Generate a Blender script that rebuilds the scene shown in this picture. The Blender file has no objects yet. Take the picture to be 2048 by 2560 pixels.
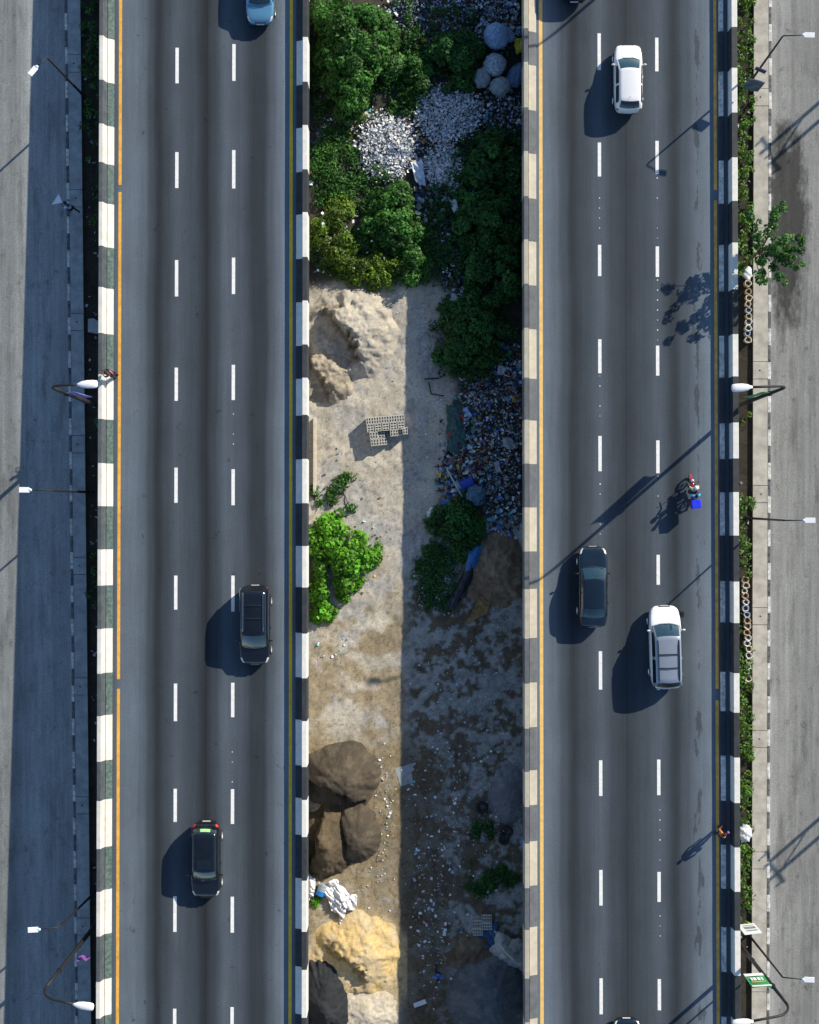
import bpy, math, random
import numpy as np
from mathutils import Vector, Matrix

random.seed(7)
RNG = np.random.default_rng(7)
scene = bpy.context.scene
COL = scene.collection

# ------------------------------------------------------------------ camera, sky, sun, exposure
CAM_H = 80.0
TILT = math.radians(0.8)
FPX = 3200.0                       # focal length in photograph pixels (2048 wide)
cam_data = bpy.data.cameras.new('camera')
cam = bpy.data.objects.new('camera', cam_data)
COL.objects.link(cam)
cam.location = (0, 0, CAM_H)
cam.rotation_euler = (TILT, 0, 0)
cam_data.sensor_fit = 'HORIZONTAL'
cam_data.sensor_width = 36.0
cam_data.lens = FPX / 2048.0 * 36.0
cam_data.clip_end = 2000
scene.camera = cam

SUN_EL = math.radians(28.0)
SUN_DIR = Vector((0.755 * math.cos(SUN_EL), 0.656 * math.cos(SUN_EL), math.sin(SUN_EL))).normalized()
world = bpy.data.worlds.new('World')
scene.world = world
world.use_nodes = True
wn = world.node_tree
bg = wn.nodes['Background']
sky = wn.nodes.new('ShaderNodeTexSky')
sky.sky_type = 'NISHITA'
sky.sun_disc = False
sky.sun_elevation = SUN_EL
sky.sun_rotation = math.atan2(SUN_DIR.x, SUN_DIR.y)
sky.air_density = 1.0
sky.dust_density = 0.3
sky.ozone_density = 3.0
wn.links.new(sky.outputs[0], bg.inputs[0])
bg.inputs[1].default_value = 0.12

sun_l = bpy.data.lights.new('sun', 'SUN')
sun_l.energy = 5.0
sun_l.angle = math.radians(0.5)
sun_l.color = (1.0, 0.90, 0.74)
sun_o = bpy.data.objects.new('sun', sun_l)
COL.objects.link(sun_o)
sun_o.location = SUN_DIR * 120
sun_o.rotation_euler = (-SUN_DIR).to_track_quat('-Z', 'Y').to_euler()

scene.view_settings.view_transform = 'Standard'
scene.view_settings.look = 'None'
scene.view_settings.gamma = 1.0
scene.view_settings.exposure = 0.3


# ------------------------------------------------------------------ pixel of the photograph -> point at height z
def at(px, py, z=0.0):
    x = (px - 1024.0) / FPX
    y = (1280.0 - py) / FPX
    dy = y * math.cos(TILT) + math.sin(TILT)
    dz = y * math.sin(TILT) - math.cos(TILT)
    s = (z - CAM_H) / dz
    return Vector((x * s, dy * s, z))


def Y(py, z=0.0):
    return at(1024, py, z).y


# ------------------------------------------------------------------ numpy noise
def vnoise(x, y, seed=0):
    x = np.asarray(x, float); y = np.asarray(y, float)
    xi = np.floor(x).astype(np.int64); yi = np.floor(y).astype(np.int64)
    fx = x - xi; fy = y - yi
    fx = fx * fx * (3 - 2 * fx); fy = fy * fy * (3 - 2 * fy)

    def h(a, b):
        n = (a * 374761393 + b * 668265263 + seed * 974711) & 0xffffffff
        n = ((n ^ (n >> 13)) * 1274126177) & 0xffffffff
        n = n ^ (n >> 16)
        return (n & 0xffff) / 65535.0
    a = h(xi, yi); b = h(xi + 1, yi); c = h(xi, yi + 1); d = h(xi + 1, yi + 1)
    return (a * (1 - fx) + b * fx) * (1 - fy) + (c * (1 - fx) + d * fx) * fy


def fbm(x, y, scale, octaves=4, seed=0):
    x = np.asarray(x, float) * scale; y = np.asarray(y, float) * scale
    t = 0; a = 0.5; n = 0
    for i in range(octaves):
        t = t + a * vnoise(x, y, seed + i * 17); n += a
        x = x * 2.03 + 5.1; y = y * 2.03 + 3.7; a *= 0.5
    return t / n


def sstep(a, b, x):
    t = np.clip((np.asarray(x, float) - a) / (b - a), 0, 1)
    return t * t * (3 - 2 * t)


# ------------------------------------------------------------------ materials
MATS = {}


def pmat(name, col, rough=0.8, var=0.25, scale=3.0, col2=None, bump=0.0, bscale=40.0, metallic=0.0,
         coat=0.0, spec=0.5, detail=5.0, stretch=(1, 1, 1), trans=0.0):
    if name in MATS:
        return MATS[name]
    m = bpy.data.materials.new(name); m.use_nodes = True
    nt = m.node_tree; p = nt.nodes['Principled BSDF']
    tc = nt.nodes.new('ShaderNodeTexCoord')
    mp = nt.nodes.new('ShaderNodeMapping'); mp.inputs['Scale'].default_value = stretch
    nt.links.new(tc.outputs['Object'], mp.inputs[0])
    nz = nt.nodes.new('ShaderNodeTexNoise'); nz.inputs['Scale'].default_value = scale
    nz.inputs['Detail'].default_value = detail; nz.inputs['Roughness'].default_value = 0.62
    nt.links.new(mp.outputs[0], nz.inputs['Vector'])
    r = nt.nodes.new('ShaderNodeValToRGB')
    c2 = col2 if col2 else tuple(min(1, c * (1 + var)) for c in col)
    c1 = col if col2 else tuple(c * (1 - var) for c in col)
    r.color_ramp.elements[0].position = 0.34; r.color_ramp.elements[0].color = (*c1, 1)
    r.color_ramp.elements[1].position = 0.66; r.color_ramp.elements[1].color = (*c2, 1)
    nt.links.new(nz.outputs['Fac'], r.inputs[0])
    nt.links.new(r.outputs[0], p.inputs['Base Color'])
    p.inputs['Roughness'].default_value = rough
    p.inputs['Metallic'].default_value = metallic
    p.inputs['Specular IOR Level'].default_value = spec
    if coat:
        p.inputs['Coat Weight'].default_value = coat
        p.inputs['Coat Roughness'].default_value = 0.04
    if trans:
        p.inputs['Transmission Weight'].default_value = trans
    if bump:
        b = nt.nodes.new('ShaderNodeBump'); b.inputs['Strength'].default_value = bump
        n2 = nt.nodes.new('ShaderNodeTexNoise'); n2.inputs['Scale'].default_value = bscale
        n2.inputs['Detail'].default_value = 4
        nt.links.new(tc.outputs['Object'], n2.inputs['Vector'])
        nt.links.new(n2.outputs['Fac'], b.inputs['Height'])
        nt.links.new(b.outputs[0], p.inputs['Normal'])
    MATS[name] = m
    return m


def attr_mat(name, rough=0.8, nscale=25.0, nvar=0.35, bump=0.0, bscale=30, translucent=0.0, spec=0.3):
    """colour comes from the mesh's own colour attribute, with fine noise on top"""
    if name in MATS:
        return MATS[name]
    m = bpy.data.materials.new(name); m.use_nodes = True
    nt = m.node_tree; p = nt.nodes['Principled BSDF']
    a = nt.nodes.new('ShaderNodeAttribute'); a.attribute_name = 'Col'
    tc = nt.nodes.new('ShaderNodeTexCoord')
    nz = nt.nodes.new('ShaderNodeTexNoise'); nz.inputs['Scale'].default_value = nscale
    nz.inputs['Detail'].default_value = 6; nz.inputs['Roughness'].default_value = 0.7
    nt.links.new(tc.outputs['Object'], nz.inputs['Vector'])
    mr = nt.nodes.new('ShaderNodeMapRange')
    mr.inputs[1].default_value = 0.25; mr.inputs[2].default_value = 0.75
    mr.inputs[3].default_value = 1 - nvar; mr.inputs[4].default_value = 1 + nvar
    nt.links.new(nz.outputs['Fac'], mr.inputs[0])
    mx = nt.nodes.new('ShaderNodeVectorMath'); mx.operation = 'SCALE'
    nt.links.new(a.outputs['Color'], mx.inputs[0]); nt.links.new(mr.outputs[0], mx.inputs['Scale'])
    nt.links.new(mx.outputs[0], p.inputs['Base Color'])
    p.inputs['Roughness'].default_value = rough
    p.inputs['Specular IOR Level'].default_value = spec
    if bump:
        b = nt.nodes.new('ShaderNodeBump'); b.inputs['Strength'].default_value = bump
        n2 = nt.nodes.new('ShaderNodeTexNoise'); n2.inputs['Scale'].default_value = bscale
        nt.links.new(tc.outputs['Object'], n2.inputs['Vector'])
        nt.links.new(n2.outputs['Fac'], b.inputs['Height'])
        nt.links.new(b.outputs[0], p.inputs['Normal'])
    if translucent:
        t = nt.nodes.new('ShaderNodeBsdfTranslucent')
        nt.links.new(mx.outputs[0], t.inputs[0])
        ms = nt.nodes.new('ShaderNodeMixShader'); ms.inputs[0].default_value = translucent
        out = nt.nodes['Material Output']
        nt.links.new(p.outputs[0], ms.inputs[1]); nt.links.new(t.outputs[0], ms.inputs[2])
        nt.links.new(ms.outputs[0], out.inputs[0])
    MATS[name] = m
    return m


def road_mat(name, base, ramp, x0, x1, streak=0.25, grain=0.35, extra=None):
    """asphalt: wheel-track wear across the lanes (ramp over X), long streaks, coarse grain, patches"""
    m = bpy.data.materials.new(name); m.use_nodes = True
    nt = m.node_tree; p = nt.nodes['Principled BSDF']; N = nt.nodes; Lk = nt.links
    tc = N.new('ShaderNodeTexCoord')
    sx = N.new('ShaderNodeSeparateXYZ'); Lk.new(tc.outputs['Object'], sx.inputs[0])
    # wander of the tracks
    nw = N.new('ShaderNodeTexNoise'); nw.inputs['Scale'].default_value = 0.12; nw.inputs['Detail'].default_value = 2
    Lk.new(tc.outputs['Object'], nw.inputs['Vector'])
    wm = N.new('ShaderNodeMath'); wm.operation = 'MULTIPLY_ADD'
    wm.inputs[1].default_value = 0.5
    Lk.new(nw.outputs['Fac'], wm.inputs[0]); Lk.new(sx.outputs['X'], wm.inputs[2])
    mr = N.new('ShaderNodeMapRange'); mr.inputs[1].default_value = x0 + 0.25; mr.inputs[2].default_value = x1 + 0.25
    Lk.new(wm.outputs[0], mr.inputs[0])
    cr = N.new('ShaderNodeValToRGB'); cr.color_ramp.interpolation = 'EASE'
    els = cr.color_ramp.elements
    while len(els) < len(ramp):
        els.new(0.5)
    for e, (xx, v) in zip(els, ramp):
        e.position = (xx - x0) / (x1 - x0); q = v ** 3.4 if v < 1 else v ** 2.2; e.color = (q, q, q, 1)
    Lk.new(mr.outputs[0], cr.inputs[0])

    def noise(sc, stretch, det, lo, hi):
        mp = N.new('ShaderNodeMapping'); mp.inputs['Scale'].default_value = stretch
        Lk.new(tc.outputs['Object'], mp.inputs[0])
        nz = N.new('ShaderNodeTexNoise'); nz.inputs['Scale'].default_value = sc
        nz.inputs['Detail'].default_value = det; nz.inputs['Roughness'].default_value = 0.7
        Lk.new(mp.outputs[0], nz.inputs['Vector'])
        q = N.new('ShaderNodeMapRange'); q.inputs[1].default_value = 0.25; q.inputs[2].default_value = 0.75
        q.inputs[3].default_value = lo; q.inputs[4].default_value = hi
        Lk.new(nz.outputs['Fac'], q.inputs[0])
        return q.outputs[0]
    f = cr.outputs[0]
    fac = [noise(3.0, (1.6, 0.05, 1), 5, 1 - streak, 1 + streak),
           noise(14.0, (1, 1, 1), 6, 1 - grain, 1 + grain),
           noise(0.35, (1, 0.6, 1), 4, 0.86, 1.14)]
    if extra:
        fac += extra(nt, tc, sx, noise)
    for q in fac:
        mm = N.new('ShaderNodeMath'); mm.operation = 'MULTIPLY'
        Lk.new(f, mm.inputs[0]); Lk.new(q, mm.inputs[1]); f = mm.outputs[0]
    sc = N.new('ShaderNodeVectorMath'); sc.operation = 'SCALE'
    sc.inputs[0].default_value = base
    Lk.new(f, sc.inputs['Scale'])
    Lk.new(sc.outputs[0], p.inputs['Base Color'])
    p.inputs['Roughness'].default_value = 0.85
    p.inputs['Specular IOR Level'].default_value = 0.25
    b = N.new('ShaderNodeBump'); b.inputs['Strength'].default_value = 0.25; b.inputs['Distance'].default_value = 0.02
    n2 = N.new('ShaderNodeTexNoise'); n2.inputs['Scale'].default_value = 45; n2.inputs['Detail'].default_value = 3
    Lk.new(tc.outputs['Object'], n2.inputs['Vector']); Lk.new(n2.outputs['Fac'], b.inputs['Height'])
    Lk.new(b.outputs[0], p.inputs['Normal'])
    return m


# ------------------------------------------------------------------ mesh helpers
class MB:
    def __init__(self):
        self.v = []; self.f = []; self.c = None

    def add(self, vs, fs):
        o = len(self.v)
        self.v += [tuple(p) for p in vs]
        self.f += [tuple(i + o for i in f) for f in fs]
        return self

    def box(self, x0, x1, y0, y1, z0, z1):
        vs = [(x, y, z) for z in (z0, z1) for y in (y0, y1) for x in (x0, x1)]
        return self.add(vs, [(0, 2, 3, 1), (4, 5, 7, 6), (0, 1, 5, 4), (2, 6, 7, 3), (0, 4, 6, 2), (1, 3, 7, 5)])

    def obox(self, c, hx, hy, hz, rot=None):
        """oriented box"""
        R = rot if rot is not None else Matrix.Identity(3)
        vs = [Vector(c) + R @ Vector((sx * hx, sy * hy, sz * hz)) for sz in (-1, 1) for sy in (-1, 1) for sx in (-1, 1)]
        return self.add(vs, [(0, 2, 3, 1), (4, 5, 7, 6), (0, 1, 5, 4), (2, 6, 7, 3), (0, 4, 6, 2), (1, 3, 7, 5)])

    def loft(self, rings, closed=True, caps=True):
        n = len(rings[0]); o = len(self.v)
        for r in rings:
            self.v += [tuple(p) for p in r]
        m = n if closed else n - 1
        for i in range(len(rings) - 1):
            for j in range(m):
                a = o + i * n + j; b = o + i * n + (j + 1) % n
                self.f.append((a, b, b + n, a + n))
        if caps and closed:
            self.f.append(tuple(o + j for j in reversed(range(n))))
            self.f.append(tuple(o + (len(rings) - 1) * n + j for j in range(n)))
        return self

    def tube(self, pts, radii, sides=8, caps=True):
        pts = [Vector(p) for p in pts]
        if not hasattr(radii, '__len__'):
            radii = [radii] * len(pts)
        rings = []
        up = Vector((0.0123, 0.031, 1.0)).normalized()
        for i, p in enumerate(pts):
            d = (pts[min(i + 1, len(pts) - 1)] - pts[max(i - 1, 0)]).normalized()
            ref = up if abs(d.dot(up)) < 0.95 else Vector((1, 0, 0))
            a = d.cross(ref).normalized(); b = d.cross(a).normalized()
            rings.append([p + (a * math.cos(t) + b * math.sin(t)) * radii[i]
                          for t in [2 * math.pi * k / sides for k in range(sides)]])
        return self.loft(rings, True, caps)

    def grid(self, fn, us, vs):
        o = len(self.v)
        for v in vs:
            for u in us:
                self.v.append(tuple(fn(u, v)))
        n = len(us)
        for j in range(len(vs) - 1):
            for i in range(n - 1):
                a = o + j * n + i
                self.f.append((a, a + 1, a + n + 1, a + n))
        return self

    def torus(self, c, R, r, rot=None, n=24, k=10, sq=1.0):
        Rm = rot if rot is not None else Matrix.Identity(3)
        o = len(self.v)
        for i in range(n):
            a = 2 * math.pi * i / n
            for j in range(k):
                b = 2 * math.pi * j / k
                q = R + r * math.cos(b)
                self.v.append(tuple(Vector(c) + Rm @ Vector((q * math.cos(a), q * math.sin(a), r * sq * math.sin(b)))))
        for i in range(n):
            for j in range(k):
                self.f.append((o + i * k + j, o + ((i + 1) % n) * k + j, o + ((i + 1) % n) * k + (j + 1) % k, o + i * k + (j + 1) % k))
        return self

    def ball(self, c, rx, ry, rz, n=14, m=9, fn=None):
        o = len(self.v)
        for i in range(m + 1):
            th = math.pi * i / m
            for j in range(n):
                ph = 2 * math.pi * j / n
                d = Vector((math.sin(th) * math.cos(ph), math.sin(th) * math.sin(ph), math.cos(th)))
                s = fn(d) if fn else 1.0
                self.v.append((c[0] + d.x * rx * s, c[1] + d.y * ry * s, c[2] + d.z * rz * s))
        for i in range(m):
            for j in range(n):
                a = o + i * n + j; b = o + i * n + (j + 1) % n
                self.f.append((a, a + n, b + n, b))
        return self

    def build(self, name, mat, parent=None, smooth=False, subsurf=0, bevel=0.0):
        me = bpy.data.meshes.new(name)
        me.from_pydata(self.v, [], self.f)
        me.validate(); me.update()
        if smooth:
            me.polygons.foreach_set('use_smooth', [True] * len(me.polygons))
        if mat:
            me.materials.append(mat)
        return link(name, me, parent, subsurf, bevel)


def link(name, me, parent=None, subsurf=0, bevel=0.0):
    o = bpy.data.objects.new(name, me)
    COL.objects.link(o)
    if parent:
        o.parent = parent
    if bevel:
        b = o.modifiers.new('bevel', 'BEVEL'); b.width = bevel; b.segments = 2; b.limit_method = 'ANGLE'
    if subsurf:
        s = o.modifiers.new('sub', 'SUBSURF'); s.levels = subsurf; s.render_levels = subsurf
    return o


def np_mesh(name, verts, quads, mat, cols=None, parent=None, smooth=False):
    """verts (n,3), quads (m,4), cols per vertex (n,3)"""
    me = bpy.data.meshes.new(name)
    n = len(verts); m = len(quads)
    me.vertices.add(n); me.vertices.foreach_set('co', np.asarray(verts, np.float32).ravel())
    me.loops.add(m * 4); me.loops.foreach_set('vertex_index', np.asarray(quads, np.int32).ravel())
    me.polygons.add(m)
    me.polygons.foreach_set('loop_start', np.arange(0, m * 4, 4, dtype=np.int32))
    me.polygons.foreach_set('loop_total', np.full(m, 4, np.int32))
    if smooth:
        me.polygons.foreach_set('use_smooth', np.ones(m, bool))
    if cols is not None:
        a = me.color_attributes.new('Col', 'FLOAT_COLOR', 'POINT')
        c4 = np.ones((n, 4), np.float32); c4[:, :3] = cols
        a.data.foreach_set('color', c4.ravel())
    me.update(calc_edges=True); me.validate()
    me.materials.append(mat)
    return link(name, me, parent)


def tag(o, label=None, cat=None, group=None, kind=None):
    if label: o['label'] = label
    if cat: o['category'] = cat
    if group: o['group'] = group
    if kind: o['kind'] = kind
    return o


def thing(name, loc, rz, label, cat, group=None):
    o = bpy.data.objects.new(name, None)
    o.empty_display_size = 0.3
    COL.objects.link(o)
    o.location = loc; o.rotation_euler = (0, 0, rz)
    return tag(o, label, cat, group)


def copy_tree(o, parent=None):
    c = o.copy(); COL.objects.link(c)
    if parent: c.parent = parent
    for ch in list(o.children):
        copy_tree(ch, c)
    return c


# ------------------------------------------------------------------ levels of the place
def zroad(y):                               # service roads left and right, falling towards the bottom of the picture
    return -3.6 + 0.0219 * np.clip(y, -60, 60)


def zl(y):
    return float(zroad(y))


def walk_in(y):                             # inner edge of the left walkway
    return -21.1 - 0.0085 * y


def bump(x, y, px, py, rx, ry, h, p=1.0):
    c = at(px, py, -4.4)
    d = np.sqrt(((x - c.x) / (rx / 38.)) ** 2 + ((y - c.y) / (ry / 38.)) ** 2)
    return h * np.clip(1 - d, 0, 1) ** p


def zmed(x, y):
    z = -4.5 + 0.008 * np.clip(y, -60, 60)
    z = z + 0.22 * (fbm(x, y, 0.35, 4, 3) - 0.5) + 0.10 * (fbm(x, y, 1.7, 3, 9) - 0.5) + 0.05 * (fbm(x, y, 5, 2, 29) - 0.5)
    z = z + bump(x, y, 970, 370, 95, 105, 0.55) + bump(x, y, 1115, 290, 110, 95, 0.6) + bump(x, y, 1110, 430, 75, 85, 0.4)
    z = z + bump(x, y, 1215, 1070, 150, 230, 0.5) + bump(x, y, 1130, 40, 200, 130, 0.5)
    return z


def zground(x, y):
    x = np.asarray(x, float); y = np.asarray(y, float)
    inside = sstep(-15, -9, x) * (1 - sstep(10, 16, x))
    return zmed(x, y) * inside + (zroad(y) - 0.07) * (1 - inside)


def zg(x, y):
    return float(zground(np.array([x]), np.array([y]))[0])


def gp(px, py, dz=0.0):
    """ground point in the median seen at that pixel"""
    p = at(px, py, -4.5)
    for _ in range(3):
        p = at(px, py, zg(p.x, p.y))
    p.z = zg(p.x, p.y) + dz
    return p


# ------------------------------------------------------------------ ground
def build_ground():
    fx = np.arange(-8, 9.01, 0.1)
    xs = np.concatenate([[-600, -250, -100, -60, -40, -30, -24, -22.5], np.arange(-21.6, -18.9, 0.2), [-15, -12, -9.5], fx,
                         [11, 14, 17], np.arange(19.6, 22.9, 0.2), [23.5, 26, 32, 40, 60, 100, 250, 600]])
    ys = np.concatenate([[-600, -250, -120, -80, -60, -50], np.arange(-42, 42.01, 0.11), [50, 60, 80, 120, 250, 600]])
    X, Yg = np.meshgrid(xs, ys)
    Z = zground(X, Yg)
    # soil colour: pale sand, grey dust, damp brown mud, dark earth under the bushes
    w = 1.4 * (fbm(X, Yg, 0.5, 4, 21) - 0.5); w2 = 1.6 * (fbm(X + 40, Yg, 0.45, 4, 22) - 0.5)
    xd = X + w; yd = Yg + w2
    sand = np.array([0.45, 0.415, 0.345]); dust = np.array([0.40, 0.39, 0.36]); mud = np.array([0.105, 0.078, 0.046])
    olive = np.array([0.28, 0.22, 0.125]); earth = np.array([0.07, 0.062, 0.045])
    n1 = fbm(X, Yg, 0.8, 5, 31)[..., None]; n2 = fbm(X + 9, Yg, 2.4, 4, 33)[..., None]
    c = sand * (0.62 + 0.75 * n1)
    t = sstep(0.45, 0.62, fbm(X, Yg, 0.55, 4, 37))[..., None]
    c = c * (1 - t) + dust * (0.7 + 0.6 * n2) * t
    # wheel-worn pale track in the middle
    # olive damp ground bottom left
    m = (sstep(-1, -6, yd) * sstep(0.40, 0.60, fbm(X * 0.7 + 3, Yg, 0.8, 5, 41)) * (1 - sstep(1.0, 2.5, xd)))[..., None] * .8
    c = c * (1 - m) + olive * (0.6 + 0.7 * n2) * m
    m = (sstep(-12.5, -14.5, yd) * (1 - sstep(0.5, 1.5, xd)) * sstep(-24.5, -22.5, yd))[..., None] * 0.75
    c = c * (1 - m) + olive * (0.55 + 0.7 * n2) * m
    # damp mud and grey dust in streaks on the right
    grey = np.array([0.31, 0.32, 0.30])
    m = (sstep(-0.5, -3, yd) * sstep(-0.8, 0.2, X))[..., None]
    c = c * (1 - m) + grey * (.6 + .8 * n2) * m
    q = .55 * fbm(X + 0.6 * Yg + w, Yg * 1.3 - .4 * X + w2, 0.8, 5, 43) + .45 * fbm(X * 1.2 + .7 * Yg, Yg * 1.1 - .5 * X, 2.6, 4, 45)
    bias = 0.035 * sstep(-9, -16, Yg) * (1 - sstep(3, 5, xd)) - .03 * sstep(4.5, 6, xd)
    m = (sstep(-1.6, -4.0, yd) * sstep(-0.8, 0.4, xd) * sstep(0.455, 0.535, q + bias))[..., None] * .92
    c = c * (1 - m) + mud * (0.7 + 0.8 * n2) * m
    m = (sstep(-13, -16, yd) * sstep(-1.2, -0.3, X) * (1 - sstep(1.5, 3.6, xd)))[..., None] * 0.75
    c = c * (1 - m) + mud * (0.7 + 0.9 * n1) * m
    # tyre tracks through the mud
    tr = np.zeros_like(X)
    for (xc, k_) in ((1.3, .10), (2.0, .10), (2.9, .13), (3.5, .13)):
        xt = xc + k_ * np.clip(Yg + 22, 0, 14) ** 1.25 * .35
        tr = np.maximum(tr, 1 - sstep(.08, .22, np.abs(X - xt)))
    m = (tr * sstep(-11, -13, yd) * sstep(-33, -29, yd))[..., None] * .5
    c = c * (1 - m * .5) + np.array([.16, .15, .13]) * m * .5
    # dark earth below the bushes and rubbish
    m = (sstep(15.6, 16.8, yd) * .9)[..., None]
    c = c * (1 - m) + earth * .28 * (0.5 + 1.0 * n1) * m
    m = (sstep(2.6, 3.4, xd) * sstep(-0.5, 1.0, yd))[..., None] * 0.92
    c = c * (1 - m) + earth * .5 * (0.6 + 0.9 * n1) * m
    # the verges and everything further out
    out = ((X < -12) | (X > 12))[..., None]
    c = np.where(out, earth * .5 * (0.6 + 1.1 * n2), c)
    gd = np.sqrt((X + 3.3) ** 2 + (Yg + 28.6) ** 2) + 1.2 * (fbm(X, Yg, 1.0, 4, 57) - .5)
    m = (1 - sstep(3.0, 4.2, gd))[..., None] * (X < -.2)[..., None] * .8
    c = c * (1 - m) + np.array([.50, .39, .21]) * (.7 + .6 * n2) * m
    # small stones and clods
    st = (sstep(0.66, 0.72, fbm(X, Yg, 6.0, 2, 51)))[..., None]
    c = c * (1 - 0.3 * st)
    nx = len(xs); ny = len(ys)
    V = np.stack([X, Yg, Z], -1).reshape(-1, 3)
    i = np.arange(ny - 1)[:, None] * nx + np.arange(nx - 1)[None, :]
    Q = np.stack([i, i + 1, i + 1 + nx, i + nx], -1).reshape(-1, 4)
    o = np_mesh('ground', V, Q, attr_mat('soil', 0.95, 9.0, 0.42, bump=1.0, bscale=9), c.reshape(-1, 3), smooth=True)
    tag(o, kind='structure')


build_ground()

YE = 62.0                                    # everything runs on to y = -62 .. 62
B1, B2, B3, B4 = -19.3, -6.33, 7.10, 20.38   # outer faces of the four barriers

concrete = pmat('concrete', (0.30, 0.29, 0.27), 0.9, 0.25, 1.2, bump=0.2)
concrete_dark = pmat('concrete_dark', (0.16, 0.16, 0.155), 0.9, 0.3, 1.0, bump=0.2)


def zx(zoomx, off=0.0, sc=0.4638):
    return (off + zoomx * sc - 1024) / 40.0


rampL = [(zx(612), .98), (zx(655), 1.14), (zx(720), 1.16), (zx(770), 1.04), (zx(810), .84), (zx(850), .68), (zx(895), .82),
         (zx(950), .94), (zx(1040), .84), (zx(1110), .66), (zx(1155), .80), (zx(1220), 1.0), (zx(1290), .93), (zx(1370), .74),
         (zx(1420), .75), (zx(1465), .95), (zx(1505), 1.16), (zx(1540), 1.32), (zx(1600), 1.2)]
rampR = [(zx(205, 1248), 1.25), (zx(250, 1248), 1.22), (zx(300, 1248), 1.08), (zx(350, 1248), .88), (zx(400, 1248), .72),
         (zx(460, 1248), .84), (zx(550, 1248), .98), (zx(620, 1248), .84), (zx(690, 1248), .76), (zx(780, 1248), .86),
         (zx(860, 1248), .96), (zx(950, 1248), .74), (zx(1010, 1248), .92), (zx(1075, 1248), 1.15), (zx(1150, 1248), 1.3),
         (zx(1195, 1248), 1.1)]


def shadow_edge(nt, tc, sx, noise):
    """cast-shadow blotches painted dark along the right shoulder and a thin construction joint"""
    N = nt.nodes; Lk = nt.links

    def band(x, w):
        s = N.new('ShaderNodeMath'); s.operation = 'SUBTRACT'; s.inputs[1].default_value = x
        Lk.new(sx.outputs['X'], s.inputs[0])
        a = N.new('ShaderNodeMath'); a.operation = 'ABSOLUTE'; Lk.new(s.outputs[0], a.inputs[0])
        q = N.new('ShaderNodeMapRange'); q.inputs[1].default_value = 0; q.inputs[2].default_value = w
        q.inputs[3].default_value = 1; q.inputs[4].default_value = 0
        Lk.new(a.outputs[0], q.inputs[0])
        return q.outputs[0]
    b = band(18.05, 0.75)  # blotches of cast shadow, painted into the asphalt colour
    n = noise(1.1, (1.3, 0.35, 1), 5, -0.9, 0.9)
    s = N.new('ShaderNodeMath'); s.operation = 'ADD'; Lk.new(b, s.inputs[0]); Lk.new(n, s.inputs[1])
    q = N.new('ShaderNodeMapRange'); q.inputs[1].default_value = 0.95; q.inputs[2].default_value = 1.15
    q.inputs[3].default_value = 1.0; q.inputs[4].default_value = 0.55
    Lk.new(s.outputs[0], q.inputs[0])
    j = band(13.57, 0.035)
    qj = N.new('ShaderNodeMapRange'); qj.inputs[3].default_value = 1.0; qj.inputs[4].default_value = 0.55
    Lk.new(j, qj.inputs[0])
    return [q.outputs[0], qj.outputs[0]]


def joint_left(nt, tc, sx, noise):
    N = nt.nodes; Lk = nt.links
    s = N.new('ShaderNodeMath'); s.operation = 'SUBTRACT'; s.inputs[1].default_value = zx(1112)
    Lk.new(sx.outputs['X'], s.inputs[0])
    a = N.new('ShaderNodeMath'); a.operation = 'ABSOLUTE'; Lk.new(s.outputs[0], a.inputs[0])
    q = N.new('ShaderNodeMapRange'); q.inputs[1].default_value = 0; q.inputs[2].default_value = 0.035
    q.inputs[3].default_value = 0.65; q.inputs[4].default_value = 1.0
    Lk.new(a.outputs[0], q.inputs[0])
    # oil spots in the left lane
    sp = noise(1.3, (1, 1, 1), 3, -0.2, 1.2)
    m = N.new('ShaderNodeMapRange'); m.inputs[1].default_value = -0.10; m.inputs[2].default_value = 0.06
    m.inputs[3].default_value = 0.6; m.inputs[4].default_value = 1.0
    Lk.new(sp, m.inputs[0])
    return [q.outputs[0], m.outputs[0]]


ASPH = (0.084, 0.106, 0.130)
deckL_mat = road_mat('asphalt_deck_left', ASPH, rampL, B1, B2, 0.13, 0.32, joint_left)
deckR_mat = road_mat('asphalt_deck_right', ASPH, rampR, B3, B4, 0.13, 0.32, shadow_edge)


def side_wear(nt, tc, sx, noise):
    N = nt.nodes; Lk = nt.links
    n = noise(0.55, (2.2, 0.45, 1), 5, 0.0, 1.0)
    q = N.new('ShaderNodeMapRange'); q.inputs[1].default_value = 0.1; q.inputs[2].default_value = 0.5
    q.inputs[3].default_value = 0.66; q.inputs[4].default_value = 1.06
    Lk.new(n, q.inputs[0])
    n2 = noise(1.6, (1.0, 0.8, 1), 6, 0.0, 1.0)
    q2 = N.new('ShaderNodeMapRange'); q2.inputs[1].default_value = 0.12; q2.inputs[2].default_value = 0.32
    q2.inputs[3].default_value = 0.62; q2.inputs[4].default_value = 1.0
    Lk.new(n2, q2.inputs[0])
    n3 = noise(0.9, (3.0, 0.06, 1), 4, 0.80, 1.16)
    return [q.outputs[0], q2.outputs[0], n3]


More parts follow.
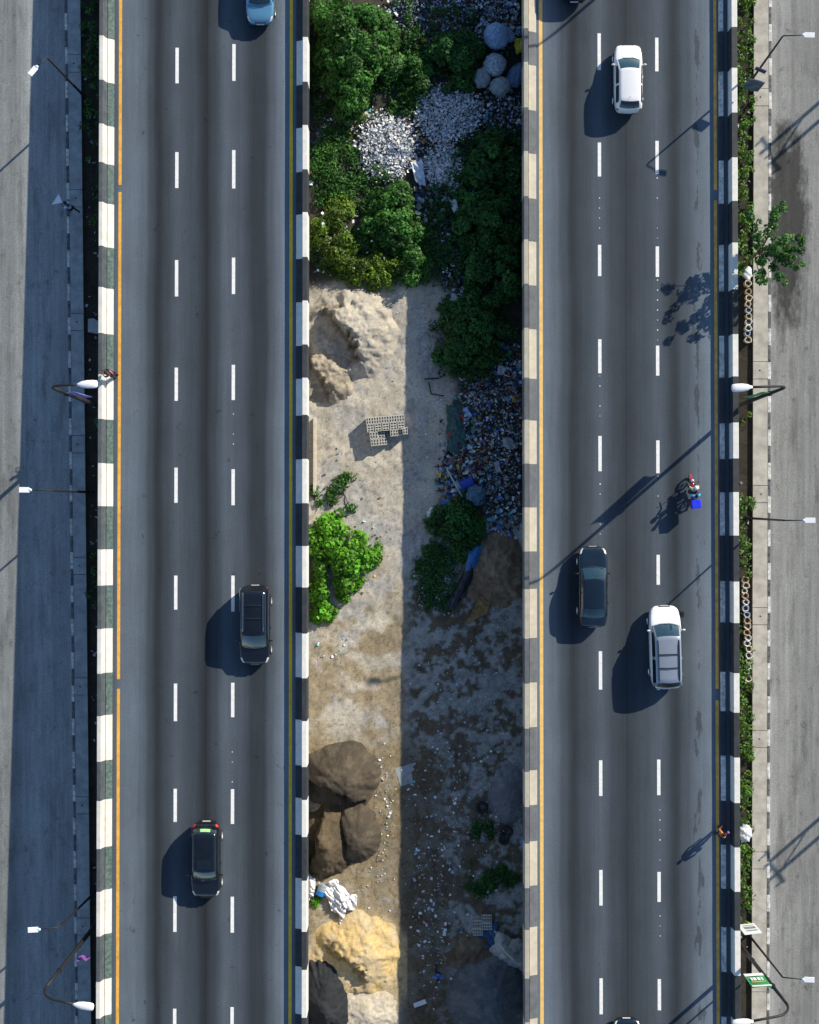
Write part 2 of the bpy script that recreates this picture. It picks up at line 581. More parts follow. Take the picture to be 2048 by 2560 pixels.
def wet_patch(nt, tc, sx, noise):
    """the dark spill on the right service road"""
    N = nt.nodes; Lk = nt.links
    c = at(1965, 560, -3.2)
    v = N.new('ShaderNodeVectorMath'); v.operation = 'SUBTRACT'; v.inputs[1].default_value = (c.x, c.y, 0)
    Lk.new(tc.outputs['Object'], v.inputs[0])
    mp = N.new('ShaderNodeVectorMath'); mp.operation = 'MULTIPLY'; mp.inputs[1].default_value = (1 / 1.35, 1 / 6.8, 0)
    Lk.new(v.outputs[0], mp.inputs[0])
    ln = N.new('ShaderNodeVectorMath'); ln.operation = 'LENGTH'; Lk.new(mp.outputs[0], ln.inputs[0])
    n = noise(1.4, (1.2, 0.5, 1), 6, -0.40, 0.40)
    s = N.new('ShaderNodeMath'); s.operation = 'ADD'; Lk.new(ln.outputs['Value'], s.inputs[0]); Lk.new(n, s.inputs[1])
    q = N.new('ShaderNodeMapRange'); q.inputs[1].default_value = 0.75; q.inputs[2].default_value = 1.20
    q.inputs[3].default_value = 0.22; q.inputs[4].default_value = 1.0
    Lk.new(s.outputs[0], q.inputs[0])
    return [q.outputs[0]] + side_wear(nt, tc, sx, noise)


srL = road_mat('asphalt_service_left', (0.265, 0.285, 0.288), [(-50, 1), (-30, 1), (-26, .92), (-24.5, 1.05), (-22, 1.0)], -50, -22, 0.16, 0.42, side_wear)
srR = road_mat('asphalt_service_right', (0.300, 0.308, 0.296), [(23, 1.05), (24.6, 0.95), (26, .92), (30, 1.0), (50, 1)], 23, 50, 0.16, 0.42, wet_patch)


def strip(name, xa, xb, z_off, mat, ya=-YE, yb=YE, n=24, parent=None, thick=0.0):
    """a band along the road; xa, xb are functions of y; follows the service road level"""
    mb = MB()
    ys = np.linspace(ya, yb, n)
    if thick:
        rings = [[(xa(y), y, zl(y) + z_off - thick), (xb(y), y, zl(y) + z_off - thick), (xb(y), y, zl(y) + z_off), (xa(y), y, zl(y) + z_off)] for y in ys]
        mb.loft(rings)
    else:
        mb.grid(lambda u, v: ((xa(v) if u == 0 else xb(v)), v, zl(v) + z_off), [0, 1], list(ys))
    return mb.build(name, mat, parent)


# service roads
tag(strip('service_road', lambda y: -70, lambda y: walk_in(y) - 0.9, 0.0, srL), kind='structure')
tag(strip('service_road', lambda y: 23.4, lambda y: 72, 0.0, srR), kind='structure')

# ------------------------------------------------------------------ walkways: base, slabs, drain covers, painted kerbstones
slab_m = pmat('slab', (0.33, 0.36, 0.37), 0.9, 0.22, 1.6, bump=0.15, bscale=20)
slab_r = pmat('slab_right', (0.43, 0.41, 0.36), 0.9, 0.2, 1.6, bump=0.15, bscale=20)
white_paint = pmat('white_paint', (0.66, 0.65, 0.60), 0.75, 0.12, 2.5, col2=(0.80, 0.79, 0.74), bump=0.1)
black_paint = pmat('black_paint', (0.030, 0.036, 0.042), 0.7, 0.3, 2.0, bump=0.1)
worn_white = pmat('worn_kerb_white', (0.30, 0.30, 0.29), 0.8, 0.2, 3.5, col2=(0.80, 0.79, 0.76), bump=0.1)
worn_black = pmat('worn_kerb_black', (0.035, 0.04, 0.05), 0.8, 0.2, 3.5, col2=(0.17, 0.175, 0.18), bump=0.1)
hole_m = pmat('hole_dark', (0.02, 0.02, 0.02), 0.9)


def make_walkway(side, starts, kerb0):
    if side < 0:
        xin = lambda y: walk_in(y); kin = lambda y: walk_in(y) - 0.86; kout = lambda y: walk_in(y) - 1.02
    else:
        xin = lambda y: 22.38; kin = lambda y: 23.36; kout = lambda y: 23.53
    base = strip('walkway', lambda y: min(xin(y), kin(y)) + 0.01, lambda y: max(xin(y), kin(y)) - 0.01, 0.10, concrete_dark, thick=0.3)
    tag(base, kind='structure')
    cuts = []
    p = 306.0
    first = starts[0]
    pys = list(starts)
    while pys[0] > -1200: pys.insert(0, pys[0] - p)
    while pys[-1] < 3700: pys.append(pys[-1] + p)
    m = slab_m if side < 0 else slab_r
    g = 0.02

    def slab(y0, y1, cover):
        a = min(y0, y1) + g; b = max(y0, y1) - g
        if b < -YE or a > YE: return
        a = max(a, -YE); b = min(b, YE)
        x0 = min(xin(0), kin(0)) ; x1 = max(xin(0), kin(0))
        mb = MB()
        ys = [a, (a + b) / 2, b]
        rings = []
        for y in ys:
            lo = min(xin(y), kin(y)) + 0.012; hi = max(xin(y), kin(y)) - 0.012
            zt = zl(y) + 0.15 + (0.012 if cover else 0)
            rings.append([(lo, y, zt - 0.12), (hi, y, zt - 0.12), (hi, y, zt), (lo, y, zt)])
        mb.loft(rings)
        o = mb.build('drain_cover' if cover else 'paving_slab', m, base)
        if cover:
            yc = (a + b) / 2; xc = (xin(yc) + kin(yc)) / 2 + random.uniform(-.06, .06)
            h = MB(); zc = zl(yc) + 0.164
            h.tube([(xc, yc, zc - 0.03), (xc, yc, zc + 0.004)], 0.055, 10)
            h.build('lifting_hole', hole_m, o)
    for i, s in enumerate(pys[:-1]):
        y0 = Y(s, -3.6); y1 = Y(s + 43, -3.6); y2 = Y(pys[i + 1], -3.6)
        slab(y0, y1, True); slab(y1, y2, False)
    # kerbstones
    k = kerb0
    per = 83.4 / 2
    n = int((k + 1250) / per) + 1
    k0 = k - n * per
    white = (n % 2 == 0)
    i = 0
    while True:
        a = Y(k0 + (i + 1) * per, -3.6) + 0.006; b = Y(k0 + i * per, -3.6) - 0.006
        i += 1
        if a < -YE: break
        if b > YE:
            white = not white; continue
        jj = random.uniform(-0.008, 0.008)
        mb = MB(); rings = []
        for y in (a, b):
            lo = min(kin(y), kout(y)) + jj; hi = max(kin(y), kout(y)) + jj; z = zl(y)
            if side < 0:
                rings.append([(lo - .02, y, z - .2), (hi - .002, y, z - .2), (hi - .002, y, z + .165), (lo + .02, y, z + .165), (lo - .01, y, z + .13)])
            else:
                rings.append([(lo + .002, y, z - .2), (hi + .02, y, z - .2), (hi + .01, y, z + .13), (hi - .02, y, z + .165), (lo + .002, y, z + .165)])
        mb.loft(rings)
        mb.build('kerbstone', (worn_white if white else worn_black), base)
        white = not white
    return base


make_walkway(-1, [148, 480, 786, 1090, 1393, 1695, 1994, 2300], 46)
make_walkway(1, [231, 575, 906, 1214, 1519, 1827, 2133, 2444], 1324)

# ------------------------------------------------------------------ the two elevated carriageways
def make_deck(x0, x1, mat, label, lines, dashes, edge_cols, dots):
    body = MB()
    body.box(x0 + 0.02, x1 - 0.02, -YE, YE, -0.55, -0.02)
    road = MB().box(x0 + 0.03, x1 - 0.03, -YE, YE, -0.02, 0.0)
    r = road.build('elevated_road', mat); tag(r, kind='structure')
    body.build('deck_slab', concrete_dark, r)
    # solid retaining walls carry the deck; precast panels along both faces
    w = MB()
    rings = [[(x0 + 0.45, y, min(zl(y), -4.5) - 1.0), (x1 - 0.45, y, min(zl(y), -4.5) - 1.0), (x1 - 0.45, y, -0.55), (x0 + 0.45, y, -0.55)] for y in (-YE, YE)]
    w.loft(rings)
    wall = w.build('retaining_wall', concrete_dark); tag(wall, label, 'wall')
    me = None
    for xs in (x0 + 0.45, x1 - 0.45):
        for k in range(-13, 14):
            yk = k * 4.5
            if me is None:
                mb = MB().box(-0.05, 0.05, -2.22, 2.22, -4.9, -0.58)
                o = mb.build('wall_panel', concrete, wall); me = o.data
            else:
                o = bpy.data.objects.new('wall_panel', me); COL.objects.link(o); o.parent = wall
            o.location = (xs, yk, 0)
    for (px_x, segs) in dashes:
        for (a, b) in segs:
            ya, yb = Y(b), Y(a)
            mb = MB(); n = 5
            mb.grid(lambda u, v: (px_x + u * 0.105, v, 0.004), [-1, 1], list(np.linspace(ya, yb, n)))
            mb.build('lane_dash', line_white, r)
    for (lx, wdt, m, spans) in lines:
        for (a, b) in spans:
            mb = MB(); mb.grid(lambda u, v: (lx + u * wdt / 2, v, 0.004), [-1, 1], list(np.linspace(a, b, 8)))
            mb.build('edge_line', m, r)
    st = MB()
    for (dx, py0, py1) in dots:
        p = py0
        while p < py1:
            y = Y(p)
            if random.random() < 0.7:
                q = random.uniform(.018, .036)
                st.box(dx - q, dx + q, y - q, y + q, 0.0005, 0.014)
            p += 25
    if st.v:
        o = st.build('road_stud', line_white, r); o['kind'] = 'stuff'
    return r


line_white = pmat('line_white', (0.82, 0.82, 0.80), 0.7, 0.1, 4.0, bump=0.05)
line_yellow = pmat('line_yellow', (0.98, 0.58, 0.03), 0.7, 0.15, 3.0)
line_orange = pmat('line_orange', (0.78, 0.40, 0.055), 0.7, 0.18, 3.0)
line_faded = pmat('line_faded', (0.80, 0.43, 0.07), 0.7, 0.25, 2.2)
line_pale = pmat('line_pale', (0.80, 0.52, 0.16), 0.7, 0.12, 3.0)


def ext(segs, period=267):
    """continue the dashes beyond the frame"""
    s = list(segs)
    a = s[0][0]; w = 88
    while a > -1100:
        a -= period; s.insert(0, (a, a + w))
    a = s[-1][0]
    while a < 3500:
        a += period; s.append((a, a + w))
    return s


L1d = [(119, 208), (380, 470), (650, 741), (919, 1002), (1169, 1257), (1439, 1524), (1709, 1803), (1972, 2055), (2241, 2330), (2522, 2610)]
L2d = [(110, 202), (375, 471), (644, 735), (912, 1000), (1173, 1263), (1439, 1529), (1707, 1793), (1973, 2060), (2242, 2332), (2518, 2608)]
R1d = [(83, 175), (356, 441), (612, 690), (848, 933), (1090, 1178), (1386, 1462), (1628, 1724), (1901, 1990), (2175, 2264), (2446, 2536)]
R2d = [(94, 178), (352, 435), (616, 692), (864, 939), (1101, 1183), (1387, 1462), (1650, 1725), (1899, 1988), (2180, 2255), (2448, 2526)]
g1 = (Y(1722), Y(1748)); g2 = (Y(500), Y(475))
make_deck(B1, B2, deckL_mat, 'grey concrete retaining wall carrying the left carriageway', [
    (-18.16, 0.19, line_orange, [(-YE, Y(1722)), (Y(1698), Y(480)), (Y(462), YE)]), (-7.43, 0.20, line_yellow, [(-YE, YE)])],
    [(-14.6, ext(L1d)), (-11.03, ext(L2d))], None, [(-11.02, 1010, 1160), (-11.05, 1880, 1960)])
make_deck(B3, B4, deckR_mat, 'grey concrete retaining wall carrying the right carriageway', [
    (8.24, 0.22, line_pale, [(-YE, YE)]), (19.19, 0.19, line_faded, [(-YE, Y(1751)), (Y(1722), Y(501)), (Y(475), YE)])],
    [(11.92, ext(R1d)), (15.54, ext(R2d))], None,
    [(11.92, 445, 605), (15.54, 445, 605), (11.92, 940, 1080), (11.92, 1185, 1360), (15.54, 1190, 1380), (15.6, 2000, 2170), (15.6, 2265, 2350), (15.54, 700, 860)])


# ------------------------------------------------------------------ painted barriers, one block per painted field
def barrier(name_label, x_out, sgn, whites, z_ref, white_m, black_m, prof, kerb=None, kerb_black=None, kerb_white=None):
    """sgn=+1: deck lies to the right of the outer face"""
    root = thing('barrier', (x_out, 0, 0), 0, name_label, 'barrier', 'painted concrete barriers')
    cuts = []
    w = sorted(whites)
    per = 217
    while w[0][0] > -1100: w.insert(0, (w[0][0] - per, w[0][0] - per + 108))
    while w[-1][1] < 3600: w.append((w[-1][1] + 108, w[-1][1] + per))
    segs = []
    for i, (a, b) in enumerate(w):
        segs.append((a, b, True))
        if i + 1 < len(w): segs.append((b, w[i + 1][0], False))
    for (a, b, wh) in segs:
        y0 = Y(b, z_ref) + 0.004; y1 = Y(a, z_ref) - 0.004
        y0 = max(y0, -YE); y1 = min(y1, YE)
        if y1 - y0 < 0.05: continue
        n = 3
        jx = random.uniform(-0.006, 0.006)
        rings = [[(sgn * u + jx, y, z) for (u, z) in (prof if sgn < 0 else prof)] for y in np.linspace(y0, y1, n)]
        if sgn > 0: rings = [r[::-1] for r in rings]
        mb = MB(); mb.loft(rings)
        mb.build('barrier_block', white_m if wh else black_m, root)
        if kerb:
            rings = [[(sgn * u + jx, y, z) for (u, z) in kerb] for y in np.linspace(y0, y1, n)]
            if sgn > 0: rings = [r[::-1] for r in rings]
            mb = MB(); mb.loft(rings); mb.build('kerb_block', (kerb_white or white_m) if wh else (kerb_black or black_m), root)
    return root


profA = [(0.0, -0.5), (0.0, 0.82), (0.02, 0.84), (0.24, 0.84), (0.26, 0.82), (0.33, 0.48), (0.39, 0.36), (0.40, 0.002), (0.05, 0.002), (0.05, -0.5)]
kerbA = [(0.415, 0.002), (0.415, 0.31), (0.43, 0.325), (0.72, 0.16), (0.76, 0.12), (0.77, 0.002)]
kerbC = [(0.345, 0.002), (0.345, 0.33), (0.36, 0.345), (0.80, 0.16), (0.84, 0.12), (0.85, 0.002)]
profB = [(0.0, -0.5), (0.0, 0.82), (0.02, 0.84), (0.30, 0.84), (0.32, 0.82), (0.36, 0.34), (0.40, 0.30), (0.72, 0.16), (0.76, 0.13), (0.77, 0.002), (0.05, 0.002), (0.05, -0.5)]
profC = [(0.0, -0.5), (0.0, 0.82), (0.02, 0.84), (0.26, 0.84), (0.28, 0.82), (0.32, 0.38), (0.33, 0.002), (0.05, 0.002), (0.05, -0.5)]
profD = [(0.0, -0.5), (0.0, 0.82), (0.02, 0.84), (0.34, 0.84), (0.36, 0.82), (0.38, 0.30), (0.40, 0.002), (0.05, 0.002), (0.05, -0.5)]
kerbD = [(0.70, 0.002), (0.70, 0.15), (0.72, 0.17), (0.94, 0.14), (0.97, 0.11), (0.98, 0.002)]
cream = pmat('cream_paint', (0.40, 0.37, 0.30), 0.8, 0.15, 2.0, col2=(0.50, 0.46, 0.37), bump=0.15)
cream_w = pmat('warm_white_paint', (0.56, 0.54, 0.49), 0.8, 0.15, 1.6, col2=(0.70, 0.68, 0.63), bump=0.15)
green_black = pmat('green_black_paint', (0.040, 0.055, 0.060), 0.8, 0.2, 2.2, col2=(0.10, 0.13, 0.125), bump=0.15)
grey_black = pmat('grey_black_paint', (0.085, 0.095, 0.105), 0.8, 0.2, 2.0, col2=(0.13, 0.14, 0.15), bump=0.15)
W1 = [(100, 210), (318, 414), (512, 621), (723, 837), (939, 1050), (1159, 1266), (1373, 1463), (1570, 1681), (1786, 1899), (1996, 2115), (2221, 2332), (2444, 2535)]
W2 = [(92, 204), (312, 423), (530, 642), (751, 861), (944, 1037), (1147, 1258), (1365, 1469), (1584, 1696), (1803, 1918), (2000, 2093), (2202, 2330), (2425, 2545)]
W3 = [(-42, 70), (154, 268), (377, 490), (598, 709), (819, 944), (1049, 1159), (1268, 1379), (1473, 1597), (1709, 1822), (1930, 2018), (2109, 2221), (2325, 2447), (2556, 2670)]
W4 = [(-45, 67), (169, 281), (393, 502), (606, 723), (835, 941), (1056, 1146), (1230, 1339), (1454, 1558), (1683, 1782), (1894, 2008), (2119, 2230), (2327, 2440), (2553, 2660)]
barrier('white and dark green painted barrier, the leftmost of four', B1, 1, W1, 0.05, cream_w, pmat('slate_paint', (0.050, 0.062, 0.072), 0.8, 0.2, 2.2, col2=(0.085, 0.098, 0.108), bump=0.15), profA, kerbA, pmat('faded_green_paint', (0.022, 0.075, 0.070), 0.8, 0.2, 5, col2=(0.13, 0.17, 0.15), bump=0.15))
barrier('black and white barrier between left carriageway and the median gap', B2, -1, W2, 0.84, white_paint, black_paint, profB)
barrier('cream and grey barrier between the median gap and right carriageway', B3, 1, W3, 0.84, cream, grey_black, profC, kerbC)
barrier('black and white barrier beside the right verge, the rightmost of four', B4, -1, W4, 0.84, white_paint, black_paint, profD, kerbD, None, worn_white)

# ================================================================== vehicles
tyre_m = pmat('tyre', (0.018, 0.018, 0.02), 0.85, 0.2, 8)
rim_m = pmat('alloy_rim', (0.72, 0.73, 0.74), 0.3, 0.08, 5, metallic=0.6)
glass_m = pmat('car_glass', (0.012, 0.040, 0.052), 0.06, 0.25, 1.5, coat=1.0, spec=0.8)
glass_dark = pmat('tinted_glass', (0.006, 0.010, 0.014), 0.06, 0.25, 1.5, coat=1.0, spec=0.7)
trim_m = pmat('black_trim', (0.014, 0.015, 0.017), 0.5, 0.2, 6)
lamp_clear = pmat('headlamp_glass', (0.70, 0.70, 0.68), 0.12, 0.2, 9, coat=1.0)
lamp_red = pmat('tail_lamp_red', (0.55, 0.012, 0.010), 0.2, 0.2, 9, coat=1.0)
plate_m = pmat('number_plate', (0.72, 0.73, 0.75), 0.5, 0.06, 10)
chrome_m = pmat('chrome', (0.75, 0.76, 0.78), 0.15, 0.05, 5, metallic=1.0)


def lerp_tab(tab, t):
    for (a, va), (b, vb) in zip(tab[:-1], tab[1:]):
        if t <= b:
            k = 0 if b == a else (t - a) / (b - a)
            return va + (vb - va) * max(0, min(1, k))
    return tab[-1][1]


def car(label, cat, px, py, up, L, W, H, ws0, ws1, rf1, rg, paint, hood=0.96, belt=1.0, trunk=0.98, roof_paint=None, rails=False,
        sunroof=False, sticker=False, rear_tint=True, twist=0.0, tail_top=0.97, roofw=0.75, zc=0.6, chrome_rails=False, big_tail=False):
    c = at(px, py, zc)
    root = thing('car', (c.x, c.y, 0.004), (0 if up else math.pi) + twist, label, cat, 'cars on the elevated road')
    yt = lambda t: L / 2 - t * L
    wt = [(0, .46), (.010, .64), (.03, .79), (.07, .90), (.15, .975), (.3, 1), (.72, 1), (.86, .965), (.93, .90), (.97, .81), (.99, .69), (1, .50)]
    zt = [(0, .56), (.012, .66), (.04, .76), (.09, .83), (ws0, hood), (ws0 + .08, belt), (rf1, belt + .02), (rg, trunk + .02),
          (tail_top, trunk), (.988, trunk - .14), (1, .62)]
    zb = [(0, .32), (.03, .22), (.12, .19), (.86, .2), (.97, .28), (1, .38)]
    hw = lambda t: W / 2 * lerp_tab(wt, t)

    def section(t):
        w = hw(t); z1 = lerp_tab(zt, t); z0 = lerp_tab(zb, t); y = yt(t)
        h = [(.78 * w, z0), (.94 * w, z0 + .04), (.985 * w, z0 + .28 * (z1 - z0)), (1.0 * w, z0 + .55 * (z1 - z0)),
             (.985 * w, z0 + .80 * (z1 - z0)), (.95 * w, z1 - .05 * (z1 - z0)), (.87 * w, z1), (.55 * w, z1 + .022), (0, z1 + .032)]
        return [(x, y, z) for x, z in h] + [(-x, y, z) for x, z in h[-2::-1]]
    ts = [0, .006, .012, .024, .04, .065, .1, .15, .2, .26, .33, .42, .52, .62, .72, .80, .86, .90, .935, .96, .975, .986, .994, 1]
    b = MB(); b.loft([section(t) for t in ts][::-1])
    body = b.build('body', paint, root, smooth=True, subsurf=1)

    def surf(k, t, off=0.0):
        """point on the body: k in section index units (right side 0..8)"""
        s = section(t); i = int(min(7, k)); f = k - i
        p = Vector(s[i]).lerp(Vector(s[i + 1]), f)
        d = Vector((p.x, 0, max(0, p.z - 0.55))); d = d.normalized() if d.length else Vector((0, 0, 1))
        d = (d + Vector((0, (0.9 if t < .12 else (-0.9 if t > .88 else 0)), 0))).normalized()
        return p + d * off

    def patch(name, mat, k0, k1, t0, t1, mirror=True, off=0.012, sl=0.0):
        for sg in ((1, -1) if mirror else (1,)):
            mb = MB()
            mb.grid(lambda u, v: (lambda q: (q.x * sg, q.y, q.z))(surf(k0 + (k1 - k0) * u, t0 + (t1 - t0) * v + sl * u, off)),
                    [0, .25, .5, .75, 1] if sg > 0 else [1, .75, .5, .25, 0], [0, .25, .5, .75, 1])
            mb.build(name, mat, root, smooth=True)
    patch('headlight', lamp_clear, 4.7, 6.1, .034, .100, sl=-.012)
    patch('tail_light', lamp_red, *((4.2, 6.2) if big_tail else (3.4, 4.9)), .935, .978)

    # cabin shell
    wb = W / 2 * 0.915; wr = W / 2 * roofw
    e = [(0, wb * .93), (1, wr), (2, wr * .98), (3, wb * .90)]
    ys = [(0, yt(ws0)), (1, yt(ws1)), (2, yt(rf1)), (3, yt(rg))]
    zz = [(0, belt - .01), (1, H - .055), (2, H - .07), (3, trunk + .0)]
    bow = [(0, .15), (1, .07), (2, -.07), (3, -.12)]
    crown = [(0, .03), (1, .055), (2, .055), (3, .03)]

    def S(u, v):
        ev = lerp_tab(e, v); cz = lerp_tab(crown, v)
        z = lerp_tab(zz, v) + cz * (1 - u * u)
        if 1 <= v <= 2: z += .025 * math.sin(math.pi * (v - 1))
        if 0 < v < 1: z += .03 * math.sin(math.pi * v)
        if 2 < v < 3: z += .05 * math.sin(math.pi * (v - 2))
        return Vector((ev * u, lerp_tab(ys, v) + lerp_tab(bow, v) * (1 - u * u), z))

    def T(v, s):
        a = S(1, v)
        bl = Vector((wb * (1.0 if .3 < v < 2.7 else .97), a.y, belt - .03))
        p = a.lerp(bl, s); p.x += .045 * 4 * s * (1 - s) * min(1, max(0, (a.z - belt) / .3))
        return p
    vs = [0, .25, .5, .75, .93, 1.0, 1.08, 1.3, 1.5, 1.7, 1.9, 2.0, 2.1, 2.35, 2.65, 3.0]
    rings = []
    for v in vs:
        r = [T(v, 1), T(v, .66), T(v, .33), S(1, v), S(.75, v), S(.4, v), S(0, v)]
        rings.append(r + [Vector((-q.x, q.y, q.z)) for q in r[-2::-1]])
    mb = MB(); mb.loft(rings[::-1], closed=False)
    mb.build('cabin', roof_paint or paint, root, smooth=True)

    def glass(name, fn, us, vs_, mat, off):
        mb = MB()
        def g(u, v):
            p = fn(u, v); d1 = fn(u + .01, v) - p; d2 = fn(u, v + .01) - p
            n = d1.cross(d2).normalized()
            if n.dot(p - Vector((0, 0, .7))) < 0: n = -n
            return p + n * off
        mb.grid(g, us, vs_)
        return mb.build(name, mat, root, smooth=True)
    lin = lambda a, b_, n: [a + (b_ - a) * i / (n - 1) for i in range(n)]
    glass('windscreen', S, lin(-.9, .9, 9), lin(.06, .94, 8), glass_m, .010)
    rw = glass('rear_window', S, lin(-.86, .86, 9), lin(2.10, 2.86, 7), glass_dark if rear_tint else glass_m, .010)
    for sg in (1, -1):
        for (v0, v1) in ((.55, 1.43), (1.50, 2.25)):
            glass('side_window', (lambda u, v, sg=sg: (lambda q: Vector((q.x * sg, q.y, q.z)))(T(v, u))), lin(.14, .86, 4), lin(v0, v1, 7), glass_dark, .012)
    # mirrors
    for sg in (1, -1):
        p = T(.42, .9)
        m = MB(); m.ball((sg * (p.x + .17), p.y, belt + .03), .115, .06, .075, 10, 7)
        m.tube([(sg * (p.x - .02), p.y, belt), (sg * (p.x + .12), p.y, belt + .02)], .025, 6)
        m.build('wing_mirror', paint, root, smooth=True)
    # wheels
    for sy in (.185, .80):
        for sg in (1, -1):
            w = hw(.5); xo = sg * (w + .012); xi = sg * (w - .20)
            t = MB(); yc = yt(sy)
            n = 20
            prof = [(xi, .24), (xi, .315), (xi + sg * .03, .335), (xo - sg * .03, .335), (xo, .315), (xo, .23)]
            t.loft([[(x, yc + r * math.cos(2 * math.pi * k / n), .335 + r * math.sin(2 * math.pi * k / n)) for k in range(n)] for x, r in prof], True, False)
            wo = t.build('wheel', tyre_m, root, smooth=False)
            rm = MB()
            rm.loft([[(x, yc + r * math.cos(2 * math.pi * k / n), .335 + r * math.sin(2 * math.pi * k / n)) for k in range(n)]
                     for x, r in ((xo - sg * .06, .235), (xo + sg * .004, .232), (xo + sg * .008, .20), (xo - sg * .03, .17), (xo - sg * .02, .06))])
            rm.build('rim', rim_m, wo)
    # bumpers, plates, grille
    for nm, sgn, t in (('number_plate', 1, 0.0), ('number_plate', -1, 1.0)):
        y = yt(t) + sgn * .012
        p = MB(); p.box(-.24, .24, y - .012, y + .012, .50, .61); p.build(nm, plate_m, root)
    g = MB(); g.box(-.42, .42, yt(.004), yt(.004) + .03, .40, .48); g.box(-.36, .36, yt(.012) - .01, yt(.012) + .045, .66, .70); g.build('grille', trim_m, root)
    bs = MB(); bs.box(-.55, .55, yt(1) - .02, yt(1) + .05, .42, .47); bs.build('rear_bumper_trim', trim_m, root)
    for sg in (1, -1):
        h = MB()
        for v in (1.12, 1.86):
            p = T(v, 1.0); h.box(min(sg * (W / 2 - .012), sg * (W / 2 + .014)), max(sg * (W / 2 - .012), sg * (W / 2 + .014)), p.y - .1, p.y + .06, .80, .84)
        h.build('door_handles', paint, root)
    wp = MB(); p0 = S(-.55, .05); p1 = S(.1, .12); wp.tube([p0 + Vector((0, .02, .03)), p1 + Vector((0, .02, .03))], .012, 5)
    p0 = S(.15, .05); p1 = S(.75, .12); wp.tube([p0 + Vector((0, .02, .03)), p1 + Vector((0, .02, .03))], .012, 5)
    wp.build('wipers', trim_m, root)
    if rails:
        for sg in (1, -1):
            r = MB(); pts = [S(sg * .84, 1.06 + .92 * k / 8) + Vector((0, 0, .06 if 0 < k < 8 else .0)) for k in range(9)]
            r.tube(pts, .036, 6); r.build('roof_rail', chrome_m if chrome_rails else trim_m, root)
        for v in (1.38, 1.68):
            r = MB(); r.tube([S(-.84, v) + Vector((0, 0, .065)), S(0, v) + Vector((0, 0, .075)), S(.84, v) + Vector((0, 0, .065))], .030, 6)
            r.build('roof_crossbar', trim_m, root)
    else:
        a = MB(); p = S(0.0, 1.88); a.tube([p, p + Vector((0, -.10, .12))], [.014, .006], 6); a.build('roof_aerial', trim_m, root)
    if sunroof:
        glass('sunroof', S, lin(-.62, .62, 7), lin(1.06, 1.32, 5), glass_dark, .012)
    if sticker:
        glass('rear_window_sticker', S, lin(-.5, .35, 5), lin(2.3, 2.62, 4), pmat('green_sticker', (0.16, 0.62, 0.10), 0.5, 0.2, 12, col2=(0.45, 0.80, 0.35)), .02)
    return root


paint_white = pmat('paint_white', (0.80, 0.81, 0.82), 0.25, 0.03, 1.0, coat=0.6)
paint_black = pmat('paint_black', (0.006, 0.008, 0.012), 0.12, 0.3, 1.0, coat=1.0, spec=0.4)
paint_navy = pmat('paint_blue_black', (0.006, 0.014, 0.026), 0.15, 0.2, 1.0, coat=1.0, spec=0.4)
paint_blue = pmat('paint_light_blue', (0.13, 0.33, 0.50), 0.3, 0.06, 1.0, coat=0.7, metallic=0.3)
paint_silver = pmat('paint_grey_silver', (0.28, 0.33, 0.40), 0.35, 0.06, 1.0, coat=0.4, metallic=0.3)

car('white hatchback driving up the right carriageway near the top', 'car', 1570, 197, True, 4.25, 1.78, 1.47, .25, .43, .87, .965, paint_white, roofw=.72, trunk=1.02, tail_top=.975)
car('black sedan on the right carriageway beside the silver-roofed SUV', 'car', 1482, 1467, True, 5.0, 1.84, 1.45, .27, .42, .74, .87, paint_navy, roofw=.71, rear_tint=False, trunk=1.02)
car('white SUV with grey roof, roof rails and crossbars', 'car', 1663, 1618, True, 5.15, 1.98, 1.74, .23, .37, .89, .955, paint_white, roof_paint=paint_silver, rails=True, roofw=.77, hood=1.05, belt=1.1, trunk=1.1, twist=math.radians(1.5))
car('large black SUV driving down the left carriageway', 'car', 638, 1562, False, 4.9, 1.96, 1.74, .24, .40, .92, .965, paint_black, rails=True, roofw=.76, hood=1.04, belt=1.08, trunk=1.1, chrome_rails=True)
car('black car with sunroof and green sticker in its rear window', 'car', 516, 2148, False, 4.65, 1.86, 1.6, .26, .40, .86, .945, paint_black, sunroof=True, sticker=True, big_tail=True, roofw=.74, hood=1.0, belt=1.04, trunk=1.05)
car('light blue car cut off by the top edge of the picture', 'car', 651, -30, False, 4.5, 1.78, 1.5, .25, .42, .86, .95, paint_blue, roofw=.74)
car('dark car at the very top of the right carriageway, only its tail in view', 'car', 1436, -88, True, 4.6, 1.80, 1.48, .26, .42, .78, .9, paint_navy)
car('dark car at the bottom edge, only its pale nose in view', 'car', 1567, 2640, True, 4.6, 1.80, 1.5, .26, .42, .80, .92, paint_navy)


# ================================================================== people
skin_m = pmat('skin', (0.10, 0.055, 0.035), 0.55, 0.15, 6)
hair_m = pmat('hair', (0.008, 0.007, 0.007), 0.8, 0.3, 30)
eye_m = pmat('eye', (0.6, 0.6, 0.58), 0.3, 0.05, 5)
lip_m = pmat('lip', (0.10, 0.035, 0.03), 0.5, 0.1, 5)
shoe_m = pmat('shoe', (0.02, 0.02, 0.022), 0.7, 0.3, 8)


